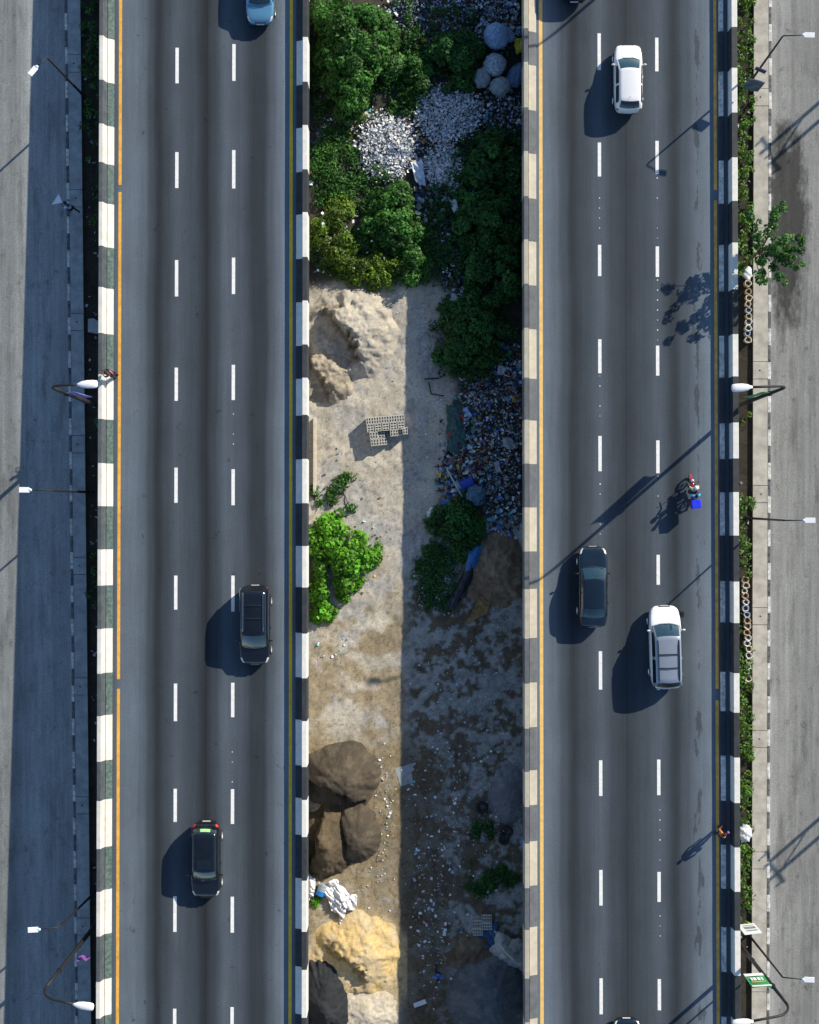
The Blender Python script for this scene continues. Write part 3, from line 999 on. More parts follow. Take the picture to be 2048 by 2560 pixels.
def skinmesh(name, verts, edges, radii, mat, parent, root=0, sub=2):
    me = bpy.data.meshes.new(name)
    me.from_pydata([tuple(v) for v in verts], edges, [])
    me.update()
    o = link(name, me, parent)
    s = o.modifiers.new('skin', 'SKIN'); s.use_smooth_shade = True
    if not me.skin_vertices:
        # the skin layer has to exist before radii can be set
        me.attributes  # noqa
    sv = me.skin_vertices
    if len(sv) == 0:
        bpy.context.view_layer.objects.active = o
        bpy.ops.mesh.customdata_skin_add()
        sv = me.skin_vertices
    for i, r in enumerate(radii):
        r = r if hasattr(r, '__len__') else (r, r)
        sv[0].data[i].radius = r
        sv[0].data[i].use_root = (i == root)
    ss = o.modifiers.new('sub', 'SUBSURF'); ss.levels = 1; ss.render_levels = sub
    me.materials.append(mat)
    return o


def person(label, loc, heading, shirt, trousers, group=None, lean=0.0, arms=None, legs=None, sit=False, helmet=None, hat=None, hgt=1.0, z0=0.0,
           vest=None, hat_m=None):
    """local frame: +Y is where the person faces"""
    root = thing('person', (loc[0], loc[1], loc[2]), heading, label, 'person', group)
    k = hgt
    hip = Vector((0, 0, .93 + z0)) * k
    d = Vector((0, math.sin(lean), math.cos(lean)))
    sp = hip + d * .24 * k; ch = hip + d * .44 * k; nk = hip + d * .57 * k; hd = nk + (d * .12 + Vector((0, .03, 0))) * k
    top = hd + d * .11 * k
    V = [hip, sp, ch, nk, hd, top]; E = [(0, 1), (1, 2), (2, 3), (3, 4), (4, 5)]
    R = [(.15 * k, .105 * k), (.135 * k, .10 * k), (.15 * k, .105 * k), .052 * k, (.082 * k, .098 * k), (.06 * k, .075 * k)]
    # face: nose and ears
    f = Vector((0, math.cos(lean), -math.sin(lean)))
    V.append(hd + f * .115 * k); E.append((4, 6)); R.append(.014 * k)
    SH = []
    arms = arms or [((-.27, .02, -.30), (-.26, .12, -.56)), ((.27, .02, -.30), (.26, .12, -.56))]
    sh_i = []
    for s, (el, wr) in zip((-1, 1), arms):
        sh = ch + Vector((s * .175, 0, .06)) * k
        elb = ch + Vector(el) * k; wri = ch + Vector(wr) * k
        dirh = (wri - elb).normalized(); hand = wri + dirh * .09 * k
        b = len(V)
        V += [sh, elb, wri, hand]; E += [(2, b), (b, b + 1), (b + 1, b + 2), (b + 2, b + 3)]
        R += [.056 * k, .042 * k, .029 * k, (.040 * k, .022 * k)]
        sh_i.append((b, b + 1, b + 2))
        side = dirh.cross(Vector((0, 0, 1)));
        side = side.normalized() if side.length > .05 else Vector((1, 0, 0))
        dn = side.cross(dirh).normalized()
        for q, ln in zip((-.030, -.010, .010, .030), (.070, .082, .078, .060)):
            i = len(V)
            V += [hand + side * q * k + dirh * .045 * k, hand + side * q * 1.1 * k + dirh * (.045 + ln * .6) * k - dn * .012 * k, hand + side * q * 1.1 * k + dirh * (.045 + ln) * k - dn * .035 * k]
            E += [(b + 3, i), (i, i + 1), (i + 1, i + 2)]; R += [.0095 * k, .0085 * k, .007 * k]
        i = len(V); ts = -s
        V += [hand + side * .045 * ts * k + dirh * .0 * k, hand + side * .065 * ts * k + dirh * .04 * k]
        E += [(b + 3, i), (i, i + 1)]; R += [.011 * k, .0085 * k]
    if legs is None:
        legs = [((-.10, .16, -.43), (-.10, .10, -.84)), ((.10, .02, -.44), (.10, -.22, -.82))]
    lg = []
    for s, (kn, an) in zip((-1, 1), legs):
        b = len(V)
        hj = hip + Vector((s * .095, 0, -.05)) * k
        kne = hip + Vector(kn) * k; ank = hip + Vector(an) * k; toe = ank + Vector((0, .15, -.05)) * k
        V += [hj, kne, ank, toe]; E += [(0, b), (b, b + 1), (b + 1, b + 2), (b + 2, b + 3)]
        R += [.085 * k, .058 * k, .038 * k, (.035 * k, .028 * k)]
        lg.append((b, b + 1, b + 2, b + 3))
    skinmesh('body', V, E, R, skin_m, root)
    # shirt: torso and upper arms
    v2 = [V[0] - d * .03, V[1], V[2], V[2] + d * .09 * k]; e2 = [(0, 1), (1, 2), (2, 3)]
    r2 = [(.165 * k, .12 * k), (.152 * k, .115 * k), (.165 * k, .12 * k), .07 * k]
    for (a, b_, c) in sh_i:
        i = len(v2); v2 += [V[a], V[b_], V[b_].lerp(V[c], .15)]; e2 += [(2, i), (i, i + 1), (i + 1, i + 2)]; r2 += [.072 * k, .056 * k, .052 * k]
    so = skinmesh('shirt', v2, e2, r2, shirt, root)
    v3 = [V[0] + d * .02]; e3 = []; r3 = [(.162 * k, .118 * k)]
    for (a, b_, c, t) in lg:
        i = len(v3); v3 += [V[a], V[b_], V[c]]; e3 += [(0, i), (i, i + 1), (i + 1, i + 2)]; r3 += [.096 * k, .07 * k, .055 * k]
    skinmesh('trousers', v3, e3, r3, trousers, root)
    for (a, b_, c, t) in lg:
        m = MB(); A = V[c]; B_ = V[t]; mid = (A + B_) / 2 + Vector((0, .01, -.02)) * k
        m.ball(mid, .052 * k, .14 * k, .045 * k, 10, 7); m.build('shoe', shoe_m, root, smooth=True)
    # eyes, mouth, ears, hair
    rt = Vector((1, 0, 0))
    for s in (-1, 1):
        m = MB(); m.ball(hd + f * .092 * k + rt * s * .033 * k + d * .012 * k, .014 * k, .010 * k, .010 * k, 8, 5); m.build('eye', eye_m, root, smooth=True)
        m = MB(); m.ball(hd + rt * s * .086 * k, .012 * k, .028 * k, .034 * k, 8, 6); m.build('ear', skin_m, root, smooth=True)
    m = MB(); m.ball(hd + f * .092 * k - d * .05 * k, .026 * k, .010 * k, .008 * k, 8, 5); m.build('mouth', lip_m, root, smooth=True)
    m = MB()
    hm = helmet or hat_m or hair_m
    rr = .135 if helmet else .103
    m.ball(hd + d * .045 * k - f * .022 * k, rr * .92 * k, rr * 1.08 * k, rr * 1.0 * k, 14, 9)
    m.build('helmet' if helmet else ('cap' if hat_m else 'hair'), hm, root, smooth=True)
    return root, V


def cloth(name, rgb, var=0.15):
    return pmat(name, rgb, 0.85, var, 12, bump=0.15, bscale=60)


c_black = cloth('cloth_black', (0.012, 0.012, 0.015)); c_navy = cloth('cloth_navy', (0.02, 0.03, 0.06))
c_blue = cloth('cloth_blue', (0.02, 0.20, 0.75)); c_sky = cloth('cloth_sky_blue', (0.40, 0.62, 0.85)); c_cream = cloth('cloth_cream', (0.72, 0.66, 0.50))
c_orange = cloth('cloth_orange', (0.85, 0.26, 0.03)); c_pink = cloth('cloth_pink', (0.75, 0.15, 0.28)); c_white = cloth('cloth_white', (0.82, 0.84, 0.90))

# walker on the left walkway, carrying a white triangular board
pw = at(192, 528, zl(19.7) + .15)
pw = Vector((walk_in(pw.y) - .52, pw.y, zl(pw.y) + .165))
r, V = person('person in light blue shirt on the left walkway carrying a white triangular board', pw, math.radians(62), c_sky, c_black,
              lean=.30, arms=[((-.24, .16, -.22), (-.12, .38, -.20)), ((.24, .16, -.22), (.10, .40, -.18))],
              legs=[((-.10, .20, -.42), (-.10, .22, -.86)), ((.10, -.02, -.45), (.10, -.36, -.80))])
bd = MB()
a0 = pw + Vector((math.cos(math.radians(152)) * .52, math.sin(math.radians(152)) * .52, 1.22))
Rz = Matrix.Rotation(math.radians(152), 3, 'Z')
tri = [Vector((-.02, 0, 0)), Vector((.50, .42, .05)), Vector((.46, -.38, .05))]
bot = [a0 + Rz @ t for t in tri]; top_ = [p + Vector((0, 0, .025)) for p in bot]
bd.add(bot + top_, [(2, 1, 0), (3, 4, 5), (0, 1, 4, 3), (1, 2, 5, 4), (2, 0, 3, 5)])
tag(bd.build('triangular_board', pmat('board_white', (0.80, 0.82, 0.90), 0.6, 0.05, 4)), 'white triangular board held by person on left walkway', 'board')

# person leaning on the leftmost barrier
pb = at(288, 941, 0); pb.x = -18.36
r, V = person('person in dark clothes leaning over the leftmost barrier', Vector((pb.x, pb.y, 0.0)), math.radians(80), c_black, c_black,
              lean=.42, arms=[((-.24, .20, -.16), (-.14, .36, -.14)), ((.24, .20, -.16), (.16, .36, -.14))],
              legs=[((-.09, .06, -.44), (-.09, .0, -.86)), ((.10, .0, -.44), (.12, -.10, -.85))])
bp = MB(); bp.tube([V[2] + Vector((.13, -.06, .16)), V[2] + Vector((.10, -.15, .02)), V[1] + Vector((.02, -.15, .02))], .045, 8)
st = bp.build('shoulder_strap', c_pink, r, smooth=True)

# person in orange walking beside the rightmost barrier
po = at(1788, 2074, 0); po.x = 19.12
r, V = person('person in orange top walking beside the rightmost barrier', Vector((po.x, po.y, 0.0)), math.radians(-60), c_orange, c_navy,
              lean=.12, arms=[((-.27, .0, -.26), (-.27, .16, -.44)), ((.27, .08, -.26), (.20, .26, -.30))],
              legs=[((-.10, .18, -.42), (-.10, .14, -.86)), ((.10, -.02, -.44), (.10, -.28, -.83))], hgt=1.02)
hb = MB(); wp_ = Matrix.Rotation(math.radians(-60), 3, 'Z') @ V[2] + po
c0 = po + Matrix.Rotation(math.radians(-60), 3, 'Z') @ (V[2] + Vector((.17, .38, -.30)))
hb.ball(c0, .09, .08, .11, 12, 8, lambda d_: 1 + .15 * math.sin(5 * d_.x + 3 * d_.y))
tag(hb.build('carrier_bag', pmat('bag_blue_pink', (0.12, 0.16, 0.75), 0.5, 0.2, 5, col2=(0.55, 0.15, 0.35)), smooth=True), 'small blue and pink bag held by person in orange', 'bag')

# person in blue in the median
pm = gp(1094, 2424)
person('person in bright blue shirt walking on the mud in the shaded median', pm, math.radians(178), c_blue, c_black,
       lean=.16, arms=[((-.30, -.02, -.26), (-.30, -.08, -.50)), ((.30, .04, -.26), (.30, .10, -.50))],
       legs=[((-.10, .20, -.42), (-.10, .16, -.86)), ((.10, -.04, -.44), (.10, -.38, -.80))])

# ------------------------------------------------------------------ motorcycle with rider and passenger
def motorcycle():
    c = at(1731, 1226, 0.5)
    root = thing('motorcycle', (c.x, c.y, 0.004), math.radians(6), 'red motorcycle with a blue carrier box on the right carriageway', 'motorcycle')
    red = pmat('bike_red', (0.45, 0.02, 0.03), 0.25, 0.1, 5, coat=1.0)
    for yc in (.72, -.62):
        m = MB(); m.torus((0, yc, .30), .25, .05, Matrix.Rotation(math.pi / 2, 3, 'Y'), 24, 8); w = m.build('wheel', tyre_m, root, smooth=True)
        m = MB(); m.torus((0, yc, .30), .20, .018, Matrix.Rotation(math.pi / 2, 3, 'Y'), 20, 6)
        for k in range(6):
            a = math.pi * k / 6; m.tube([(0, yc - .19 * math.cos(a), .3 - .19 * math.sin(a)), (0, yc + .19 * math.cos(a), .3 + .19 * math.sin(a))], .008, 5)
        m.build('rim', chrome_m, w)
        m = MB()
        m.grid(lambda u, v: (u * .06, yc + .32 * math.cos(v), .30 + .32 * math.sin(v) - .01 * u * u), [-1, 0, 1], [math.radians(a) for a in (30, 60, 90, 120, 150)])
        m.build('mudguard', red, root, smooth=True)
    m = MB()
    for s in (-1, 1): m.tube([(s * .07, .72, .30), (s * .07, .52, .92)], .022, 8)
    m.build('fork', chrome_m, root, smooth=True)
    m = MB(); m.tube([(-.36, .34, 1.0), (-.22, .46, .99), (0, .50, .95), (.22, .46, .99), (.36, .34, 1.0)], .016, 8); m.build('handlebar', trim_m, root, smooth=True)
    for s in (-1, 1):
        m = MB(); m.tube([(s * .24, .46, 1.0), (s * .30, .48, 1.16)], .008, 6); m.ball((s * .31, .49, 1.19), .06, .02, .045, 8, 6); m.build('mirror', trim_m, root, smooth=True)
    m = MB(); m.ball((0, .60, .86), .10, .09, .10, 12, 8); m.build('headlight', lamp_clear, root, smooth=True)
    m = MB(); m.ball((0, .28, .78), .14, .25, .12, 14, 9); m.build('fuel_tank', red, root, smooth=True)
    m = MB(); m.tube([(0, .12, .76), (0, -.15, .74), (0, -.45, .78)], [.10, .14, .12], 10); m.build('seat', trim_m, root, smooth=True)
    m = MB(); m.ball((0, .12, .42), .17, .22, .19, 12, 8); m.build('engine', chrome_m, root, smooth=True)
    m = MB(); m.tube([(0, .52, .85), (0, .1, .62), (0, -.5, .62), (0, -.62, .30)], .03, 8); m.tube([(0, .45, .75), (0, .2, .25), (0, -.3, .28), (0, -.62, .30)], .028, 8); m.build('frame', trim_m, root, smooth=True)
    m = MB(); m.tube([(.14, .1, .28), (.17, -.35, .26), (.17, -.85, .36)], [.03, .035, .05], 8); m.build('exhaust', chrome_m, root, smooth=True)
    b = MB(); b.box(-.29, .29, -1.14, -.60, .78, 1.28)
    bo = b.build('carrier_box', pmat('box_blue', (0.010, 0.035, 0.80), 0.45, 0.08, 3), root, bevel=.04)
    b = MB(); b.box(-.30, -.285, -1.10, -.64, .84, 1.2); b.build('box_side_panel', red, bo)
    b = MB(); b.box(-.20, .20, -1.05, -.55, .72, .78); b.build('carrier_rack', trim_m, root)
    Rz = Matrix.Rotation(math.radians(6), 3, 'Z')
    return root, c, Rz


bike, bc, bRz = motorcycle()
sl = [((-.17, .34, -.08), (-.19, .22, -.50)), ((.17, .34, -.08), (.19, .22, -.50))]
q = bc + bRz @ Vector((0, .0, 0)); q.z = 0.0
person('motorcycle rider in cream shirt and white helmet', q, math.radians(6), c_cream, c_black, lean=.16,
       arms=[((-.26, .16, -.24), (-.33, .34, -.26)), ((.26, .16, -.24), (.33, .34, -.26))], legs=sl, helmet=pmat('helmet_white', (0.8, 0.84, 0.86), 0.3, 0.05, 4, coat=.8), z0=-.04)
q = bc + bRz @ Vector((0, -.36, 0)); q.z = 0.0
person('passenger in blue shirt riding behind on the motorcycle', q, math.radians(6), cloth('cloth_bright_blue', (0.05, 0.42, 0.85)), c_black, lean=-.02,
       arms=[((-.30, .08, -.24), (-.22, .26, -.34)), ((.30, .08, -.24), (.22, .26, -.34))], legs=sl, z0=-.02, group=None)

# ================================================================== street lamps
mast_m = pmat('mast_dark', (0.012, 0.013, 0.015), 0.6, 0.3, 4)
lampw_m = pmat('lamp_white', (0.82, 0.83, 0.86), 0.4, 0.05, 4)
lampb_m = pmat('lamp_pale_blue', (0.55, 0.72, 0.84), 0.4, 0.15, 5)
lens_m = pmat('lamp_lens', (0.5, 0.52, 0.55), 0.15, 0.1, 5)


def small_lamp(label, base_px, elbow_px, head_px, h=8.0):
    el = at(*elbow_px, -3.6 + h)
    z0 = zl(el.y) - 0.06
    el = at(*elbow_px, z0 + h)
    ba = at(*base_px, z0)
    ba = ba.lerp(Vector((el.x, el.y, z0)), 0.45); ba.z = z0
    hd = at(*head_px, z0 + h + 0.35)
    root = thing('street_lamp', ba, 0, label, 'street lamp', 'small lamps along the walkways')
    e = el - ba; t = hd - ba
    m = MB(); m.tube([(0, 0, 0), e * .5, e * .97, e], [.085, .07, .055, .05], 10); m.build('mast', mast_m, root, smooth=True)
    m = MB(); m.tube([(0, 0, 0), (0, 0, .5)], [.14, .12], 10); m.tube([(0, 0, 0), (0, 0, .05)], .2, 10); m.build('base', mast_m, root)
    d = (t - e); dh = Vector((d.x, d.y, 0)).normalized()
    m = MB(); m.tube([e - Vector((0, 0, .05)), e + d * .06 + Vector((0, 0, .05)), e + d * .5, t], [.045, .04, .035, .03], 8); m.build('arm', mast_m, root, smooth=True)
    ang = math.atan2(dh.y, dh.x); Rz = Matrix.Rotation(ang, 3, 'Z') @ Matrix.Rotation(-.08, 3, 'Y')
    m = MB(); m.ball(t + Rz @ Vector((.02, 0, 0)), .12, .10, .06, 10, 6); m.build('joint', lampb_m, root, smooth=True)
    m = MB(); m.obox(t + Rz @ Vector((.36, 0, .0)), .30, .16, .035, Rz)
    ho = m.build('lamp_head', lampw_m, root, bevel=.02)
    m = MB(); m.obox(t + Rz @ Vector((.38, 0, -.045)), .22, .12, .012, Rz); m.build('lens', lens_m, ho)
    return root


small_lamp('small lamp on leaning mast at the top of the left walkway', (213, 225), (118, 144), (92, 166))
small_lamp('small lamp with straight arm beside the middle of the leftmost barrier', (243, 1227), (130, 1226), (76, 1225))
small_lamp('small lamp above the tall curved lamp at the bottom left', (239, 2240), (148, 2318), (98, 2324))
small_lamp('small lamp with a dark board on its mast at the top right', (1874, 213), (1957.6, 90), (2008, 87))
small_lamp('small lamp reaching straight over the right service road, mid picture', (1860, 1288), (1962, 1301), (2010, 1301))
small_lamp('small lamp beside the white board at the bottom right', (1872, 2333), (1957, 2443), (2008, 2449))


def tall_lamp(label, x, y, head, bend=1.5, zt=9.6):
    z0 = zl(y) - 0.06
    root = thing('street_lamp', (x, y, z0), 0, label, 'street lamp', 'tall curved lamps beside the carriageways')
    H = zt - z0
    hx, hy = head[0] - x, head[1] - y
    dh = Vector((hx, hy, 0)); ln = dh.length; dh.normalize()
    m = MB(); m.tube([(0, 0, 0), (0, 0, H * .35), (0, 0, H * .7), (0, 0, H - bend)], [.15, .13, .105, .085], 12); m.build('mast', mast_m, root, smooth=True)
    for hgt in (.36, .68):
        m = MB(); m.tube([(0, 0, H * hgt), (0, 0, H * hgt + .16)], .16, 12); m.build('collar', mast_m, root)
    m = MB(); m.tube([(0, 0, 0), (0, 0, .8)], [.22, .19], 12); m.tube([(0, 0, 0), (0, 0, .06)], .32, 12); m.build('base', mast_m, root)
    pts = [(0, 0, H - bend - .1)]
    for k in range(9):
        a = math.pi / 2 * k / 8 * .93
        pts.append(Vector((0, 0, H - bend)) + dh * bend * .62 * (1 - math.cos(a)) + Vector((0, 0, bend * math.sin(a))))
    last = Vector(pts[-1])
    end = dh * (ln - .75) + Vector((0, 0, last.z + .22))
    pts += [last.lerp(end, .5), end]
    m = MB(); m.tube(pts, [.085] * 3 + [.07] * (len(pts) - 3), 10); m.build('arm', mast_m, root, smooth=True)
    ang = math.atan2(dh.y, dh.x); Rz = Matrix.Rotation(ang, 3, 'Z')
    hd = MB()
    secs = [(-.05, .07, .05), (.08, .10, .07), (.2, .17, .10), (.5, .225, .12), (.85, .23, .11), (1.05, .20, .08), (1.10, .12, .05)]
    rings = []
    for (a, w, hh) in secs:
        rings.append([end + Rz @ Vector((a, w * math.cos(t), hh * math.sin(t) * (1 if math.sin(t) > 0 else .5) + .03)) for t in [2 * math.pi * i / 14 for i in range(14)]])
    hd.loft(rings); ho = hd.build('lamp_head', lampw_m, root, smooth=True)
    m = MB(); m.obox(end + Rz @ Vector((.6, 0, -.045)), .34, .16, .015, Rz); m.build('lens', lens_m, ho)
    return root, z0


tall_lamp('tall curved lamp with blue banner beside the leftmost barrier', -20.0, 7.95, (at(205, 960, 9.9).x + .5, at(205, 960, 9.9).y))
tall_lamp('tall curved lamp with purple cloth at the bottom left', -20.35, -25.6, (at(218, 2517, 9.9).x, at(218, 2517, 9.9).y), bend=1.7)
tall_lamp('tall curved lamp with green banner beside the rightmost barrier', 21.0, 7.95, (at(1846, 969, 9.9).x, at(1846, 969, 9.9).y))
tall_lamp('tall curved lamp with green and white banner at the bottom right', 21.1, -26.5, (at(1848, 2559, 9.9).x, at(1848, 2559, 9.9).y), bend=1.7)
tall_lamp('tall curved lamp beyond the top of the right carriageway', 21.1, 41.6, (17.9, 41.4))
tall_lamp('tall curved lamp beyond the top of the left carriageway', -20.0, 41.6, (-17.2, 41.4))

# banners and boards fixed to the masts
def panel(name, label, cat, c, hx, hz, normal_rot, mat, thick=.02, wave=0.0):
    mb = MB()
    Rz = Matrix.Rotation(normal_rot, 3, 'Z')
    for s in (1,):
        us = [i / 6 - .5 for i in range(7)]; vs = [i / 8 - .5 for i in range(9)]
        front = [Vector(c) + Rz @ Vector((u * 2 * hx, -thick / 2 + wave * math.sin(6 * u + 3 * v), v * 2 * hz)) for v in vs for u in us]
        back = [Vector(c) + Rz @ Vector((u * 2 * hx, thick / 2 + wave * math.sin(6 * u + 3 * v), v * 2 * hz)) for v in vs for u in us]
        n = len(us); fs = []
        for j in range(8):
            for i in range(6):
                a = j * n + i; fs.append((a, a + 1, a + n + 1, a + n))
                b = a + len(front); fs.append((b, b + n, b + n + 1, b + 1))
        edge = [i for i in range(n)] + [j * n + n - 1 for j in range(1, 9)] + [8 * n + i for i in range(n - 2, -1, -1)] + [j * n for j in range(7, 0, -1)]
        for i in range(len(edge)):
            a = edge[i]; b = edge[(i + 1) % len(edge)]; fs.append((b, a, a + len(front), b + len(front)))
        mb.add(front + back, fs)
    o = mb.build(name, mat)
    return tag(o, label, cat)


green_b = pmat('banner_green', (0.02, 0.22, 0.08), 0.6, 0.2, 2, col2=(0.03, 0.36, 0.14))
white_b = pmat('banner_white', (0.80, 0.82, 0.80), 0.6, 0.06, 3)
blue_b = pmat('banner_blue', (0.07, 0.10, 0.42), 0.6, 0.2, 2, col2=(0.30, 0.28, 0.55))
dark_b = pmat('board_dark_blue', (0.03, 0.05, 0.08), 0.5, 0.25, 2, col2=(0.08, 0.14, 0.22))
panel('banner', 'green banner on the tall lamp beside rightmost barrier, mid picture', 'banner', (20.38, 7.93, 4.9), .46, 1.2, .12, green_b, wave=.05)
panel('banner', 'blue and mauve banner hanging on the tall left lamp', 'banner', (-19.38, 7.93, 4.9), .44, 1.2, -.12, blue_b, wave=.05)
bn = panel('banner', 'green banner with white lettering on the bottom right lamp', 'banner', (20.40, -26.42, 4.6), .56, 1.05, .06, green_b, wave=.03)
for i, (u, w_) in enumerate(((-.30, .05), (-.12, .09), (.12, .09), (.31, .05))):
    m = MB(); Rz = Matrix.Rotation(.06, 3, 'Z'); m.obox(Vector((20.40, -26.42, 4.45)) + Rz @ Vector((u, .055, .0)), w_, .008, .22, Rz)
    m.build('lettering', white_b, bn)
m = MB(); m.obox(Vector((20.40, -26.42, 4.92)) + Rz @ Vector((0, .055, 0)), .42, .008, .07, Rz); m.build('underline', pmat('banner_gold', (0.55, 0.40, 0.06), 0.6, 0.1, 4), bn)
m = MB(); m.obox(Vector((20.40, -26.42, 3.76)) + Rz @ Vector((0, .055, 0)), .56, .008, .20, Rz); m.build('top_band', white_b, bn)
m = MB(); m.obox(Vector((20.40, -26.42, 5.57)) + Rz @ Vector((0, .055, 0)), .56, .008, .09, Rz); m.build('bottom_band', white_b, bn)
lb = at(1876, 2325, -1.2)
wb_ = panel('notice_board', 'white notice board with grey print on the mast at bottom right', 'board', (lb.x, lb.y, -1.4), .55, .95, .10, pmat('board_print', (0.70, 0.75, 0.78), 0.5, 0.1, 1.5, col2=(0.85, 0.86, 0.88)), thick=.05)
for zz_, hh in ((-1.0, .10), (-1.55, .22), (-2.0, .06)):
    m = MB(); m.obox((lb.x + .06, lb.y + .032, zz_), .36, .006, hh, Matrix.Rotation(.10, 3, 'Z')); m.build('print_block', pmat('print_grey', (0.20, 0.24, 0.28), 0.6, 0.3, 6), wb_)
ls = at(1888, 205, .3)
panel('notice_board', 'dark blue board on the small lamp at the top right', 'board', (ls.x - .05, ls.y - .12, .1), .52, .85, -.25, dark_b, thick=.05, wave=.02)
ls2 = at(1902, 171, 2.2)
panel('notice_board', 'small dark blue plate above the board on top right lamp', 'board', (ls2.x, ls2.y - .1, 2.2), .34, .22, -.4, pmat('plate_blue', (0.012, 0.03, 0.09), 0.5, 0.2, 2), thick=.05)
# purple cloth on the bottom-left lamp
pc = at(203, 2396, 1.2)
m = MB(); m.grid(lambda u, v: (pc.x - .1 + u * .75, pc.y + v * .28 * (1 - .4 * u) + .06 * math.sin(9 * u), 1.2 + .12 * math.sin(7 * u + 4 * v) - .15 * u), [i / 8 - .2 for i in range(9)], [-.5, -.25, 0, .25, .5])
tag(m.build('torn_cloth', pmat('cloth_purple', (0.16, 0.05, 0.24), 0.8, 0.3, 8)), 'torn purple cloth caught on the bottom left lamp', 'cloth')
m = MB(); rp = at(203, 2396, 1.2); m.tube([(-20.35, -25.6, 1.3), (pc.x - .2, pc.y, 1.22)], .015, 5)
tag(m.build('cord', trim_m), 'thin cord tying purple cloth to the lamp mast', 'cord')

# two-legged utility poles beyond the right edge: their shadows lie on the right service road
for (tx, ty, lab) in ((23.2, 24.2, 'two-legged wooden utility pole right of the upper service road'), (23.6, -22.3, 'two-legged wooden utility pole right of the lower service road')):
    hh = 8.2; ln = hh / math.tan(SUN_EL)
    bx, by = tx + .755 * ln, ty + .656 * ln; z0 = zl(by)
    root = thing('utility_pole', (bx, by, z0), math.radians(-50), lab, 'utility pole', 'utility poles')
    wood = pmat('pole_wood', (0.10, 0.075, 0.05), 0.9, 0.3, 4, stretch=(1, 1, .1))
    for s in (-.45, .45):
        m = MB(); m.tube([(s, 0, 0), (s, 0, hh)], [.15, .11], 10); m.build('post', wood, root, smooth=True)
    m = MB(); m.box(-1.2, 1.2, -.17, -.10, hh - .5, hh - .35); m.build('crossarm', wood, root)
    m = MB(); m.tube([(-.45, -.13, hh - 2.2), (.45, -.13, hh - .6)], .05, 6); m.build('brace', wood, root)
    for s in (-1.05, 0, 1.05):
        m = MB(); m.tube([(s, -.13, hh - .35), (s, -.13, hh - .10)], [.05, .07], 8); m.build('insulator', pmat('porcelain', (0.3, 0.16, 0.1), 0.3), root)

# ================================================================== vegetation
leaf_m = attr_mat('leaf', 0.55, 6.0, 0.2, translucent=0.25, spec=0.35)
bark_m = pmat('bark', (0.10, 0.075, 0.05), 0.9, 0.3, 5)


def leaf_cloud(blobs, per, size, col, rng, flat=0.45, colvar=0.35, up=0.55, aspect=0.55):
    """blobs: (n,4) centre+radius; leaves lie on and inside the upper part of every blob"""
    P = []; Nn = []; C = []
    for (x, y, z, r, tone) in blobs:
        n = max(6, int(per * r * r))
        d = rng.normal(size=(n, 3)); d[:, 2] = np.abs(d[:, 2]) * 0.9 + 0.0 - 0.25 * rng.random(n)
        d /= np.linalg.norm(d, axis=1)[:, None]
        rad = r * (0.55 + 0.5 * rng.random(n) ** 0.6)
        p = d * rad[:, None]; p[:, 2] *= 0.8
        P.append(p + np.array([x, y, z]))
        nn = d * 0.8 + np.array([0, 0, up]) + rng.normal(size=(n, 3)) * flat
        Nn.append(nn)
        t = tone * (1 + colvar * (rng.random(n) - 0.5) * 2)
        C.append(t)
    P = np.concatenate(P); Nn = np.concatenate(Nn); C = np.concatenate(C)
    Nn /= np.linalg.norm(Nn, axis=1)[:, None]
    n = len(P)
    a = np.cross(Nn, rng.normal(size=(n, 3))); a /= np.linalg.norm(a, axis=1)[:, None]
    b = np.cross(Nn, a)
    s = size * (0.6 + 0.8 * rng.random(n))[:, None]
    ln = a * s; wd = b * s * aspect
    droop = -Nn * s * 0.18
    V = np.stack([P - ln + droop, P - wd, P + ln + droop, P + wd], 1).reshape(-1, 3)
    Q = np.arange(n * 4).reshape(-1, 4)
    col = np.array(col)
    hue = 1 + 0.25 * (rng.random((n, 3)) - 0.5) * np.array([1.4, 0.6, 0.8])
    CC = np.clip(col[None, :] * C[:, None] * hue, 0.002, 0.9)
    return V, Q, np.repeat(CC, 4, 0)


